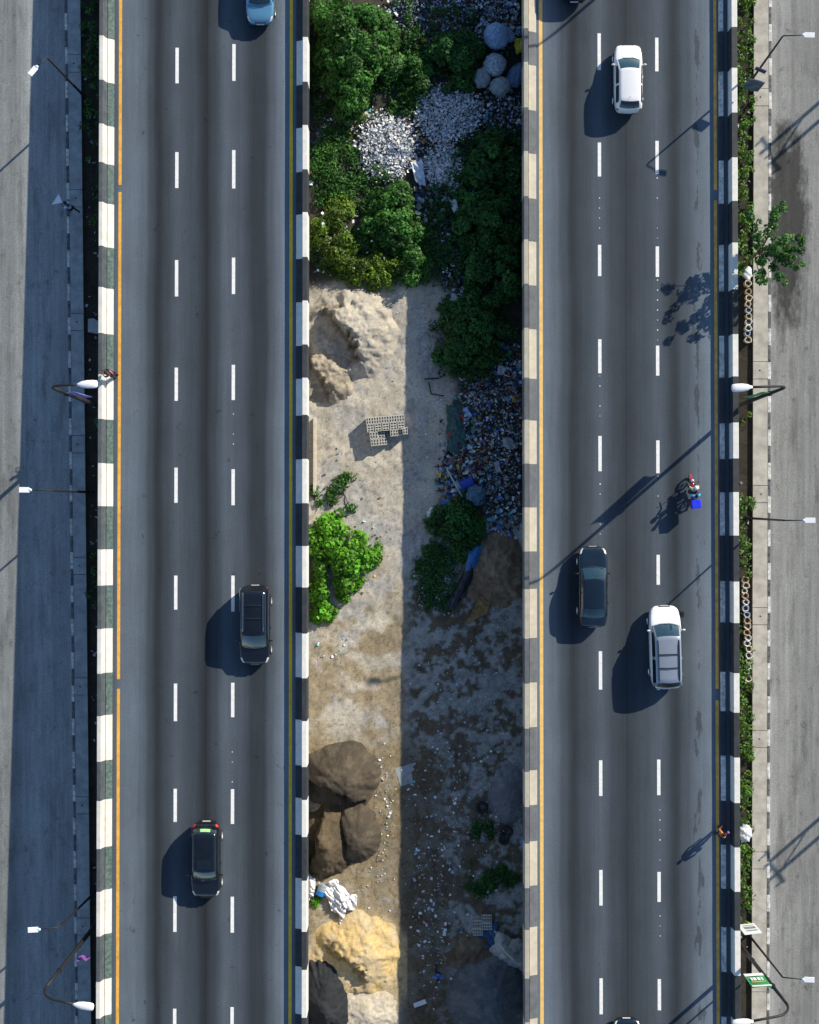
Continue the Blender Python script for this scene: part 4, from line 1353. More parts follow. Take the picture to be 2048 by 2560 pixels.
def shrub(name, label, cat, px, py, rx, ry, h, col, leaf=0.11, per=260, group='plants in the median', seed=1, blob=0.45, cover=1.0, clear=0.0, lump=1.0, aspect=.55, trunk_r=.06, gap=.34):
    rng = np.random.default_rng(seed)
    base = gp(px, py)
    c = at(px, py, base.z + h * 0.55)
    z0 = zg(c.x, c.y)
    RX = rx / 39.0; RY = ry / 39.0
    nb = max(3, int(cover * RX * RY * math.pi / (blob * blob * 0.62)))
    blobs = []
    ph = rng.random(4) * 6.28; tries = 0
    while len(blobs) < nb:
        u, v = rng.uniform(-1, 1, 2)
        a = math.atan2(v, u); lim = 0.80 + 0.13 * math.sin(3 * a + ph[0]) + 0.10 * math.sin(5 * a + ph[1]) + .06 * math.sin(9 * a + ph[2])
        r = math.hypot(u, v)
        if r > lim: continue
        tries += 1
        if tries < 4000 and float(vnoise(u * RX * 1.15 + seed * 3.1, v * RY * 1.15, seed)) < gap: continue
        x = c.x + u * RX; y = c.y + v * RY
        if x < -6.5 or x > 7.3:
            x = min(max(x, -6.45 + .1 * rng.random()), 7.2)
        zz = z0 + clear + (h - clear) * (1 - 0.7 * (r / lim) ** 2) * rng.uniform(0.35, 1.0) - blob * .3
        blobs.append((x, y, max(zz, z0 + .05), blob * rng.uniform(.45, 1.2), rng.uniform(.5, 1.5) * lump))
    root = thing(name, (c.x, c.y, z0), 0, label, cat, group)
    off = np.array([c.x, c.y, z0])
    V, Q, C = leaf_cloud(blobs, per, leaf, col, rng, aspect=aspect)
    V[:, 2] = np.maximum(V[:, 2], z0 - .05)
    np_mesh('crown', V - off, Q, leaf_m, C, root)
    m = MB()
    nst = 3 if h < 1.2 else 6
    order = rng.permutation(len(blobs))[:max(4, min(16, len(blobs)))]
    for k, i in enumerate(order):
        b = np.array(blobs[i][:3]) - off
        s = np.array([rng.uniform(-.1, .1) * RX, rng.uniform(-.1, .1) * RY, -.1])
        mid = s * .5 + b * .5 + np.array([0, 0, .15 * h])
        m.tube([s, s * .75 + mid * .25 + np.array([0, 0, .1 * h]), mid, b], [trunk_r * (1 if h > 1 else .5), trunk_r * .7 * (1 if h > 1 else .5), .03, .012], 6)
    m.build('trunk' if cat == 'tree' else 'stem', bark_m, root, smooth=True)
    return root


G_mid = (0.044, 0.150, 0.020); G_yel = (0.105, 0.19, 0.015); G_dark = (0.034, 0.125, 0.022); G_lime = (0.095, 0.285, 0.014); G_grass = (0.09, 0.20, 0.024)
shrub('tree', 'large bushy green tree at the top left of the median', 'tree', 885, 120, 128, 178, 3.6, G_mid, .12, 330, seed=11, blob=.52, trunk_r=.12, gap=.26, cover=1.1)
shrub('bush', 'small bright bush at the right foot of the large tree', 'bush', 1045, 195, 36, 62, 1.8, G_mid, .11, 320, seed=12)
shrub('bush', 'dark green bush beside the blue rubbish sacks', 'bush', 1135, 135, 82, 95, 2.2, G_dark, .12, 300, seed=13)
shrub('bush', 'low weedy bush mixed with litter, left of the white plastic heap', 'bush', 835, 400, 62, 90, .7, G_mid, .09, 200, seed=14, cover=.7, blob=.35)
shrub('bush', 'yellowish bush against the left barrier above the sand clearing', 'bush', 848, 585, 74, 110, 1.8, G_yel, .09, 380, seed=15, lump=1.0)
shrub('bush', 'bright green bush below the white plastic heap', 'bush', 980, 545, 88, 110, 2.4, G_mid, .12, 330, seed=16)
shrub('bush', 'yellow-green low bush at the upper edge of the sand clearing', 'bush', 925, 672, 95, 46, 1.3, G_yel, .09, 360, seed=17)
shrub('bush', 'light green sapling at the corner of the sand clearing', 'bush', 1040, 668, 36, 56, 1.6, G_mid, .11, 300, seed=18)
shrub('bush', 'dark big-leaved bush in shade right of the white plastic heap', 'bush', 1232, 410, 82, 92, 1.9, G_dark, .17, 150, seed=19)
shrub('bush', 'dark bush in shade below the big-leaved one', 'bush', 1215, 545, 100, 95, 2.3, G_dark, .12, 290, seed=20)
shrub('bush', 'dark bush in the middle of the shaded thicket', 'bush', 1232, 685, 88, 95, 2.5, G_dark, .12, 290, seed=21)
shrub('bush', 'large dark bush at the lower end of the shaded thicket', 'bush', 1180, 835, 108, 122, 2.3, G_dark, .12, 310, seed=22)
shrub('weed', 'sparse weed on the sand below the stacked blocks', 'weed', 858, 1235, 40, 62, .6, G_mid, .10, 170, seed=23, cover=.55, blob=.3)
shrub('weed', 'small weed tuft against the left barrier below the pale beam', 'weed', 786, 1250, 16, 40, .5, G_mid, .09, 220, seed=24, blob=.25)
shrub('bush', 'bright lime bush with round leaves against the left barrier', 'bush', 845, 1395, 104, 134, 1.8, G_lime, .115, 260, seed=25, blob=.4, aspect=.85, cover=.8)
shrub('bush', 'lime round-leaved sprig below the lime bush', 'bush', 808, 1528, 30, 38, .8, G_lime, .14, 200, seed=26, aspect=.85, blob=.3)
shrub('bush', 'dark low bush in shade below the rubbish heap', 'bush', 1145, 1318, 86, 88, 1.2, G_dark, .11, 300, seed=27)
shrub('weed', 'patch of dark weeds beside the black sheet', 'weed', 1085, 1445, 52, 82, .4, G_dark, .08, 220, seed=28, cover=.8, blob=.3)
shrub('weed', 'dark weed patch beside the old tyres', 'weed', 1205, 2085, 36, 42, .4, G_dark, .08, 230, seed=29, blob=.28)
shrub('weed', 'wide dark weed patch on the shaded mud', 'weed', 1222, 2200, 76, 52, .45, G_dark, .08, 260, seed=30, blob=.3)
shrub('weed', 'small bright weed tuft beside the white sacks', 'weed', 788, 2257, 14, 14, .4, G_lime, .09, 400, seed=31, blob=.22)


def undergrowth(name, label, regions, col, seed, leaf=.08):
    rng = np.random.default_rng(seed); blobs = []
    for (px, py, rx, ry, n, h) in regions:
        c = at(px, py, -4.4)
        for _ in range(n):
            a = rng.random() * 6.28; r = math.sqrt(rng.random())
            x = c.x + math.cos(a) * r * rx / 38.; y = c.y + math.sin(a) * r * ry / 38.
            if x < -6.5 or x > 7.3: continue
            blobs.append((x, y, zg(x, y) + rng.uniform(.0, h), rng.uniform(.15, .36), rng.uniform(.45, 1.3)))
    V, Q, C = leaf_cloud(blobs, 300, leaf, col, rng)
    o = np_mesh(name, V, Q, leaf_m, C)
    tag(o, label, 'weeds', kind='stuff')


undergrowth('undergrowth', 'low undergrowth between the bushes on the sunlit left of the median', [
    (850, 260, 85, 90, 130, .3), (830, 420, 70, 110, 170, .35), (900, 480, 110, 60, 130, .4), (930, 640, 150, 70, 230, .5), (1020, 620, 70, 90, 110, .5), (1000, 190, 60, 110, 170, .5), (790, 100, 25, 140, 70, .4), (1010, 60, 40, 60, 40, .3)], G_mid, 71)
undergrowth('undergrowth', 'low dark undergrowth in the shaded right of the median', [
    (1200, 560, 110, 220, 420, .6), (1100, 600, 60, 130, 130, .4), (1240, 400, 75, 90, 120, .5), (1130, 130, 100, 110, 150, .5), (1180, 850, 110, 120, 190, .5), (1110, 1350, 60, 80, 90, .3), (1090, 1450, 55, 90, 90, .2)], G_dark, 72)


def verge(name, label, spans, side, col, seed, leaf=.09):
    """weeds on the strip between a barrier and a walkway"""
    rng = np.random.default_rng(seed); blobs = []
    for (p0, p1, dens, h, u0, u1) in spans:
        y0, y1 = Y(p1, -3.6), Y(p0, -3.6)
        n = int((y1 - y0) * dens)
        for _ in range(n):
            y = rng.uniform(y0, y1)
            if side > 0: x = 20.5 + (22.3 - 20.5) * rng.uniform(u0, u1)
            else: x = walk_in(y) + .1 + (-19.4 - walk_in(y) - .2) * rng.uniform(u0, u1)
            blobs.append((x, y, zl(y) - .05 + rng.uniform(.1, h) , rng.uniform(.16, .34), rng.uniform(.55, 1.4)))
    V, Q, C = leaf_cloud(blobs, 300, leaf, col, rng)
    V[:, 2] = np.maximum(V[:, 2], np.array([zl(y) for y in V[:, 1]]) - .06)
    if side > 0:
        V[:, 0] = np.clip(V[:, 0], 20.42, 22.75)
    o = np_mesh(name, V, Q, leaf_m, C)
    tag(o, label, 'weeds', kind='stuff')


verge('verge_weeds', 'green weeds growing between the rightmost barrier and right walkway', [
    (-400, 480, 11, .5, .25, 1.0), (480, 700, 9, .45, .1, 1), (700, 860, 1.5, .25, 0, .5), (990, 1060, 2, .3, .3, 1), (1235, 1300, 9, .7, .4, 1.0), (1300, 1440, 9, .6, .25, .9),
    (1440, 1620, 5, .35, .1, .6), (1620, 2040, 10, .5, .3, 1.0), (2040, 2320, 8, .4, .3, 1.0), (2560, 2800, 8, .4, 0, 1)], 1, G_grass, 41)
verge('verge_weeds', 'dark weeds in shade between the leftmost barrier and left walkway', [
    (-400, 330, 9, .5, .0, 1.0), (330, 640, 2.5, .3, .2, 1), (1380, 1520, 3, .3, .0, .6)], -1, G_dark, 42)


def street_tree():
    rng = np.random.default_rng(5)
    z0 = zl(17.3) - .07
    bx, by = 21.75, 17.2
    root = thing('tree', (bx, by, z0), 0, 'spindly young tree leaning over the right walkway', 'tree')
    m = MB(); blobs = []
    top = Vector((.15, .2, 5.0))
    m.tube([(0, 0, -.1), (.05, .08, 1.6), (.02, .12, 3.2), top], [.12, .10, .085, .05], 8)
    ends = [(-1.3, 2.0, 6.3), (-.6, -1.2, 6.1), (.2, 1.6, 6.6), (.8, .2, 7.0), (1.7, .5, 6.6), (2.3, -.2, 6.3), (1.4, -1.1, 6.2), (.3, -.4, 7.1), (.7, 2.6, 6.4), (2.1, -1.5, 5.8), (-.9, .5, 6.6), (-.4, -2.3, 5.7), (1.0, -2.2, 5.8)]
    for e in ends:
        e = Vector((e[0] * .88, e[1] * .88, e[2])); s = Vector((.03, .13, rng.uniform(2.8, 4.9)))
        mid = s.lerp(e, .55) + Vector((rng.uniform(-.15, .15), rng.uniform(-.15, .15), .15))
        m.tube([s, s.lerp(mid, .5), mid, e], [.05, .04, .028, .012], 6)
        for t in (.55, .7, .85, 1.0):
            p = s.lerp(e, t)
            for _ in range(2):
                blobs.append((p.x + rng.uniform(-.25, .25), p.y + rng.uniform(-.25, .25), p.z + rng.uniform(-.05, .2), rng.uniform(.14, .30), rng.uniform(.7, 1.4)))
    V, Q, C = leaf_cloud(blobs, 620, .10, G_mid, rng, colvar=.4)
    np_mesh('crown', V, Q, leaf_m, C, root)
    m.build('trunk', bark_m, root, smooth=True)


street_tree()


# ================================================================== heaps of sand, gravel and earth
def pile(name, label, px, py, rx, ry, h, cols, seed, rot=0.0, power=1.0, rough=.12, cut=None, nscale=1.2, flat=0.0, group='heaps in the median', step=.07, terr=0.0, damp_shade=.7):
    """cols: (main, second) soil colours"""
    c = gp(px, py)
    RX, RY = rx / 38.3, ry / 38.3
    xs = np.arange(-RX * 1.15, RX * 1.15, step); ys = np.arange(-RY * 1.15, RY * 1.15, step)
    X, Yy = np.meshgrid(xs, ys)
    ca, sa = math.cos(rot), math.sin(rot)
    U = (X * ca + Yy * sa) / RX; Vv = (-X * sa + Yy * ca) / RY
    ang = np.arctan2(Vv, U)
    lim = 0.95 + .16 * (vnoise(np.cos(ang) * 2.2 + seed, np.sin(ang) * 2.2, seed) - .5) + .1 * (vnoise(np.cos(ang) * 6 + seed, np.sin(ang) * 6, seed + 1) - .5)
    r = np.sqrt(U * U + Vv * Vv) / lim
    s = np.clip(1 - r, 0, 1)
    sp = s ** power; kq = 1 - flat
    sp = np.where(sp < kq * .7, sp, kq * .7 + (kq * .3) * (1 - np.exp(-(sp - kq * .7) / (kq * .3))))
    foot = sstep(0, .22, s)
    Z = h * sp * (.35 + .65 * foot)
    n = fbm(X + seed * 7, Yy, nscale, 5, seed) - .5
    Z = Z + rough * h * n * np.clip(s * 5, 0, 1) + .06 * (fbm(X, Yy, 5, 3, seed + 5) - .5) * np.clip(s * 6, 0, 1)
    cm = np.zeros_like(Z)
    if cut is not None:
        Z, cm = cut(U, Vv, Z, X, Yy)
    if terr:
        Z = Z + terr * (np.floor(Z / .28) * .28 - Z) * .6
    G = zground(X + c.x, Yy + c.y)
    Zw = np.where(s > 0, G + Z - .03, G - .12)
    inside = s > -0.02
    ok = np.abs((X + c.x) - 0.38) < 7.08
    n2 = fbm(X + 3, Yy, 1.6, 5, seed + 9)[..., None]; n3 = fbm(X, Yy + 5, 7, 3, seed + 11)[..., None]
    t = sstep(.42, .62, n2)
    col = np.array(cols[0]) * (1 - t) + np.array(cols[1]) * t
    col = col * (.75 + .5 * n3)
    dk = (cm * damp_shade)[..., None]; col = col * (1 - dk) + col * np.array([.42, .38, .32]) * dk  # dug faces coloured darker: damp soil with painted shade on top
    nx = len(xs); ny = len(ys)
    ii = (np.arange(ny - 1)[:, None] * nx + np.arange(nx - 1)[None, :])
    keep = ((r[:-1, :-1] < 1.04) & ok[:-1, :-1] & ok[1:, 1:]).ravel()
    Q = np.stack([ii, ii + 1, ii + 1 + nx, ii + nx], -1).reshape(-1, 4)[keep]
    used, inv = np.unique(Q, return_inverse=True)
    V = np.stack([X, Yy, Zw - c.z], -1).reshape(-1, 3)[used]
    o = np_mesh(name, V, inv.reshape(-1, 4), attr_mat('heap_soil', .95, 12, .35, bump=.6, bscale=16), col.reshape(-1, 3)[used], smooth=True)
    o.location = (c.x, c.y, c.z)
    tag(o, label, 'heap', group)
    return o


sand_c = ((0.50, 0.42, 0.30), (0.40, 0.36, 0.29)); brown_c = ((0.072, 0.060, 0.044), (0.105, 0.088, 0.064)); gold_c = ((0.58, 0.43, 0.20), (0.54, 0.43, 0.26))
black_c = ((0.022, 0.026, 0.03), (0.032, 0.036, 0.04)); gravel_c = ((0.10, 0.115, 0.125), (0.14, 0.15, 0.155)); clay_c = ((0.20, 0.14, 0.09), (0.27, 0.20, 0.13)); grey_c = ((0.16, 0.17, 0.18), (0.20, 0.21, 0.22))


def bite(*holes, depth=.95, soft=.9):
    """scoops dug out of a heap: (u, v, ru, rv, turn)"""
    def f(U, V, Z, X, Yy):
        m = np.zeros_like(U)
        for (u0, v0, ru, rv, a) in holes:
            du = (U - u0) * math.cos(a) + (V - v0) * math.sin(a); dv = -(U - u0) * math.sin(a) + (V - v0) * math.cos(a)
            d = np.sqrt((du / ru) ** 2 + (dv / rv) ** 2) + .5 * (fbm(X, Yy, 1.9, 4, 77) - .5)
            m = np.maximum(m, 1 - sstep(soft, 1.0, d))
        return Z * (1 - depth * m), m
    return f


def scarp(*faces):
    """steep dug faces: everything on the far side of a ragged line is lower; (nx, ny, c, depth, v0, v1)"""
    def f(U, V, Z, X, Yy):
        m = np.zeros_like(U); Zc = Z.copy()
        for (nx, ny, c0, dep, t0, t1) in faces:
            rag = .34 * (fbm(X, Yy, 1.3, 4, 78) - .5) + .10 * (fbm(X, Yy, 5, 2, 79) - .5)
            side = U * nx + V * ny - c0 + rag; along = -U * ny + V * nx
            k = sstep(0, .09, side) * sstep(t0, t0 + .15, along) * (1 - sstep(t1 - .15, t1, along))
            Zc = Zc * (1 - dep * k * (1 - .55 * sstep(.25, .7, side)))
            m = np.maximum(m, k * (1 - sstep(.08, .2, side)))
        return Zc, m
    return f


pile('sand_heap', 'pale sand heap dug away on its left, below the yellow-green bush', 880, 830, 130, 128, 2.4, ((0.44, 0.405, 0.335), (0.36, 0.335, 0.29)), 3, power=.95, flat=.2, cut=scarp((-.80, -.60, .10, .95, -.75, .62), (-.2, .98, .45, .3, .0, .7)), damp_shade=.9, rough=.30, nscale=1.6)
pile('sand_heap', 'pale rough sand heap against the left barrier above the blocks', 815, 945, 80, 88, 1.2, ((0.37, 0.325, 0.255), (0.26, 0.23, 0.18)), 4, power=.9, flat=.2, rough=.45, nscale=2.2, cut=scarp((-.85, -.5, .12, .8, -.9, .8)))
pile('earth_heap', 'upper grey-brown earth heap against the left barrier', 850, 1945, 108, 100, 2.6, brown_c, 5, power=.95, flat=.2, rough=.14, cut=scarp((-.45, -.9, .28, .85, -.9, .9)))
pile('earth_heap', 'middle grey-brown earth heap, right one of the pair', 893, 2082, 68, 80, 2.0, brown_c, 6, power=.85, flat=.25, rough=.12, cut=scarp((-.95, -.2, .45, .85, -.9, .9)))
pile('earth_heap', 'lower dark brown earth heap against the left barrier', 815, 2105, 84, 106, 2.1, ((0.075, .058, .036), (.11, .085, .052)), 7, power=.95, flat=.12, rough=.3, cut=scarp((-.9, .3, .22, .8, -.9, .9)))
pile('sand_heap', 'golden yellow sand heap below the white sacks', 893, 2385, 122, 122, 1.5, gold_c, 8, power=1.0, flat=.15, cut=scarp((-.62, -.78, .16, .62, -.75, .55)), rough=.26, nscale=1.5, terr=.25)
pile('gravel_heap', 'charcoal gravel heap at the bottom left of the median', 812, 2500, 72, 120, 1.4, black_c, 9, rot=.25, power=1.0, rough=.3)
pile('gravel_heap', 'large dark grey gravel heap at the bottom right of the median', 1222, 2490, 115, 126, 1.9, gravel_c, 10, power=1.0, flat=.25, rough=.12)
pile('earth_heap', 'brown earth heap under the black sheet in shade', 1240, 1425, 98, 110, 1.3, clay_c, 11, rot=.2, power=1.0, flat=.2, rough=.5, nscale=1.8)
pile('gravel_heap', 'grey gravel heap in shade beside the old tyres', 1272, 1985, 56, 84, .8, grey_c, 12, power=1.0, flat=.25, rough=.2)
pile('earth_heap', 'low dry brown heap above the large grey gravel heap', 1185, 2385, 90, 52, .45, ((0.13, .09, .055), (.18, .14, .09)), 13, power=.9, rough=.7, nscale=3)
pile('sand_heap', 'low pale dust heap at the bottom of the sunlit median', 915, 2530, 92, 76, .5, ((.60, .54, .43), (.53, .47, .36)), 14, power=1.0, rough=.3)


# ================================================================== litter
def litter(name, label, regions, seed):
    rng = np.random.default_rng(seed)
    VV = []; CC = []
    for (px, py, rx, ry, n, pal, s0, s1, lift) in regions:
        k = 0
        c = at(px, py, -4.4)
        a = rng.random(n) * 2 * np.pi; rr = np.sqrt(rng.random(n)) * (1 + .25 * rng.normal(size=n) * .5)
        x = c.x + np.cos(a) * rr * rx / 38.; y = c.y + np.sin(a) * rr * ry / 38.
        ok = (x > -6.6) & (x < 7.4)
        x = x[ok]; y = y[ok]; n = len(x)
        z = zground(x, y) + lift * rng.random(n) + .03
        s = (s0 + (s1 - s0) * rng.random(n) ** 2.2)[:, None]
        nn = rng.normal(size=(n, 3)) * .55 + np.array([0, 0, 1.0]); nn /= np.linalg.norm(nn, axis=1)[:, None]
        t = np.cross(nn, rng.normal(size=(n, 3))); t /= np.linalg.norm(t, axis=1)[:, None]
        b = np.cross(nn, t)
        asp = (.35 + .65 * rng.random(n))[:, None]
        P = np.stack([x, y, z], 1)
        f = nn * s * rng.uniform(-.5, .7, (n, 1)); f2 = nn * s * rng.uniform(-.4, .5, (n, 1))
        j = lambda: 1 + .5 * (rng.random((n, 1)) - .5)
        # crumpled piece: 3x2 vertices, two quads folded along the middle
        v = np.stack([P - t * s * j() - b * s * asp * j(), P - b * s * asp * j() + f, P + t * s * j() - b * s * asp * j(),
                      P - t * s * j() + b * s * asp * j(), P + b * s * asp * j() + f2, P + t * s * j() + b * s * asp * j()], 1)
        VV.append(v.reshape(-1, 3))
        pal_a = np.array(pal)
        col = pal_a[rng.integers(0, len(pal), n)] * (.7 + .5 * rng.random((n, 1)))
        CC.append(np.repeat(np.clip(col, 0, .9), 6, 0))
    V = np.concatenate(VV); C = np.concatenate(CC)
    n = len(V) // 6; b = np.arange(n)[:, None] * 6
    Q = np.concatenate([b + np.array([[0, 1, 4, 3]]), b + np.array([[1, 2, 5, 4]])], 0)
    V[:, 2] = np.maximum(V[:, 2], zground(V[:, 0], V[:, 1]) + .005)
    o = np_mesh(name, V, Q, attr_mat('litter_plastic', .45, 5, .15, spec=.4), C)
    tag(o, label, 'litter', kind='stuff')


Wt = (.78, .79, .80); Wb = (.55, .66, .78); Gr = (.30, .32, .33); Dk = (.035, .04, .045); Bl = (.05, .18, .60); Te = (.08, .42, .52); Ye = (.62, .45, .08); Rd = (.55, .06, .05); Br = (.22, .13, .07); Or = (.60, .22, .04); Gn = (.05, .30, .12); Pk = (.65, .30, .40)
PW = [Wt] * 8 + [Wb] * 3 + [(.65, .62, .52)] + [Gr, Dk]
PX = [Wt] * 2 + [Wb] * 3 + [Gr] * 5 + [Dk] * 14 + [Bl, Te, Ye, Br, Br, (.28, .16, .07), Gn, Wt, Wb, Gr, Dk, Dk, Br, Bl, (.35, .06, .05)]
PM = [Wt] * 2 + [Wb] * 4 + [Gr] * 4 + [Dk] * 14 + [Bl, Te, Br]
PD = [Wt] * 5 + [Wb] * 4 + [Gr] * 3 + [Pk, Te]
litter('plastic_litter', 'heaps of white plastic bags among the bushes in the upper median', [
    (968, 372, 66, 80, 3400, PW, .03, .10, .28), (1118, 288, 82, 70, 3200, PW, .03, .10, .25), (1110, 428, 50, 66, 1800, PW, .03, .10, .2), (1045, 355, 40, 55, 260, PX, .05, .15, .1)], 61)
litter('rubbish', 'mixed rubbish scattered under the bushes at the top of the median', [
    (1120, 45, 165, 95, 4200, PM, .03, .12, .15), (1255, 60, 60, 70, 500, PM, .05, .2, .1), (1250, 285, 66, 62, 700, PM, .05, .15, .1), (820, 175, 50, 70, 300, PX, .05, .14, .1), (835, 390, 66, 95, 620, PX, .05, .15, .1),
    (905, 300, 50, 40, 260, PX, .05, .13, .1), (800, 620, 30, 80, 60, PX, .05, .12, .8), (1080, 510, 60, 50, 260, PX, .06, .2, .3), (1130, 650, 35, 110, 420, PM, .05, .16, .3), (1230, 500, 60, 40, 110, PX, .06, .2, .5), (900, 600, 90, 70, 60, PW, .05, .12, 1.6)], 62)
litter('rubbish', 'colourful rubbish heap in shade beside the cream and grey barrier', [
    (1225, 1060, 90, 170, 4200, PX, .03, .11, .2), (1175, 1120, 70, 140, 900, PX, .05, .22, .15), (1265, 930, 45, 75, 420, PX, .06, .22, .2), (1140, 1200, 50, 60, 360, PX, .05, .2, .15), (1255, 1250, 55, 90, 420, PM, .05, .18, .1)], 63)
litter('rubbish', 'small scattered scraps on the sand and mud of the median', [
    (1250, 1310, 55, 40, 130, PM, .05, .16, .05), (1090, 1460, 60, 80, 210, PD, .03, .09, .15), (830, 1630, 55, 60, 26, PD, .04, .09, .02), (1150, 1760, 150, 190, 150, PD, .03, .08, .02), (1120, 2000, 130, 150, 260, PD, .02, .11, .02),
    (960, 2010, 26, 150, 120, PD, .03, .09, .02), (1080, 2250, 60, 170, 210, PD, .02, .13, .02), (1200, 2120, 100, 120, 150, PD, .02, .09, .3), (930, 2230, 60, 60, 26, PW, .04, .08, .02), (1110, 2400, 80, 120, 90, PD, .03, .09, .02), (900, 900, 110, 280, 40, PD, .02, .06, .02), (1075, 1000, 40, 300, 90, PD, .02, .08, .02), (880, 1310, 100, 200, 90, PX, .03, .09, .02)], 64)

def verge_litter(side, n, seed, label):
    rng = np.random.default_rng(seed); mb = MB()
    for _ in range(n):
        y = rng.uniform(-33, 34)
        x = rng.uniform(20.6, 22.2) if side > 0 else rng.uniform(walk_in(y) + .15, -19.5)
        s = rng.uniform(.03, .11); a = rng.uniform(0, 3.1)
        z = zl(y) - .02
        mb.obox((x, y, z), s, s * rng.uniform(.3, .9), s * .25, Matrix.Rotation(a, 3, 'Z') @ Matrix.Rotation(rng.uniform(-.5, .5), 3, 'X'))
    o = mb.build('verge_litter', pmat('scraps', (.10, .11, .12), .7, .3, 1.5, col2=(.6, .62, .66)))
    tag(o, label, 'litter', kind='stuff')


verge_litter(-1, 130, 3, 'small scraps lying in the shaded strip beside the leftmost barrier')
verge_litter(1, 60, 4, 'small scraps lying in the strip beside the rightmost barrier')

# ================================================================== single things in the median
def blob_thing(name, label, cat, px, py, r, hz, mat, seed=1, amp=.12, ry=None, lift=0.0, group=None, sub=1, freq=4.0, squash=.85):
    c = gp(px, py); rr = r / 38.5; ryy = (ry or r) / 38.5
    rng = np.random.default_rng(seed); ph = rng.random(6) * 6.28
    def f(d):
        n = math.sin(freq * d.x + ph[0]) * math.sin(freq * d.y + ph[1]) + math.sin(freq * 1.7 * d.z + ph[2]) * math.sin(freq * 1.9 * d.x + ph[3]) * .7 + .5 * math.sin(freq * 3.1 * d.y + ph[4]) * math.sin(freq * 2.7 * d.x + ph[5])
        return 1 + amp * n
    m = MB(); m.ball((0, 0, hz * .46), rr, ryy, hz * .5, 44, 28, f)
    o = m.build(name, mat, smooth=True)
    o.location = (c.x, c.y, c.z + lift); o.rotation_euler = (0, 0, rng.random() * 6)
    return tag(o, label, cat, group)


sack_blue = pmat('sack_blue', (0.08, 0.20, 0.40), .5, .3, 9, col2=(.34, .48, .66), bump=1.0, bscale=12)
sack_pale = pmat('sack_pale', (0.08, 0.17, 0.24), .5, .3, 7.0, col2=(.62, .70, .76), bump=1.0, bscale=9)
sack_grey = pmat('sack_grey', (0.20, 0.24, 0.26), .6, .3, 3.0, col2=(.36, .42, .44), bump=.7, bscale=8)
sack_dark = pmat('sack_dark_blue', (0.03, 0.06, 0.13), .5, .3, 3.0, col2=(.09, .15, .26), bump=.8, bscale=8)
blob_thing('rubbish_sack', 'huge round blue sack, topmost of the sack pile', 'sack', 1240, 100, 33, 1.5, sack_blue, 1, .035, freq=10, group='sacks of collected plastic')
blob_thing('rubbish_sack', 'round pale net sack full of plastic bottles below the huge blue one', 'sack', 1236, 170, 29, 1.25, sack_pale, 2, .05, freq=9, group='sacks of collected plastic')
blob_thing('rubbish_sack', 'open pale sack left of the round net sack', 'sack', 1205, 200, 22, .9, sack_grey, 3, .08, freq=7, ry=26, group='sacks of collected plastic')
blob_thing('rubbish_sack', 'upright grey sack below the round net sack', 'sack', 1250, 222, 23, 1.1, sack_grey, 4, .05, freq=8, ry=28, group='sacks of collected plastic')
blob_thing('rubbish_sack', 'dark blue sack pressed against the cream and grey barrier', 'sack', 1293, 195, 24, 1.2, sack_dark, 5, .05, freq=8, ry=36, group='sacks of collected plastic')
blob_thing('rubbish_sack', 'small grey-blue sack on the right of the huge blue one', 'sack', 1270, 95, 14, .9, sack_blue, 6, .10, ry=18, group='sacks of collected plastic')
blob_thing('plastic_bag', 'yellow plastic bag beside the cream and grey barrier', 'bag', 1298, 118, 13, .5, pmat('yellow_plastic', (.55, .42, .02), .45, .25, 5), 7, .2, ry=19)
blob_thing('plastic_bag', 'yellow plastic bag on the rubbish left of the sacks', 'bag', 1060, 104, 9, .3, pmat('yellow_plastic', (.55, .42, .02), .45, .25, 5), 8, .25, ry=7)
blob_thing('rubbish_sack', 'translucent dark blue bag below the blue drum', 'sack', 1190, 1238, 28, .7, pmat('bag_translucent', (.02, .05, .09), .25, .3, 3, col2=(.10, .20, .28), bump=.8, bscale=7), 9, .12, ry=24)
blob_thing('rubbish_sack', 'grey sack on the right of the rubbish heap', 'sack', 1272, 1110, 13, .5, sack_grey, 10, .16, ry=20)
blob_thing('plastic_bag', 'bunch of white plastic at the edge of the dark low bush', 'bag', 1083, 1288, 14, .4, pmat('white_plastic', (.60, .66, .72), .45, .2, 5, col2=(.82, .85, .88), bump=.8, bscale=9), 11, .25, ry=18)


def draped(name, label, cat, poly_fn, us, vs, mat, group=None, th=.02):
    m = MB(); m.grid(poly_fn, us, vs)
    o = m.build(name, mat, smooth=True)
    s = o.modifiers.new('solid', 'SOLIDIFY'); s.thickness = th
    return tag(o, label, cat, group)


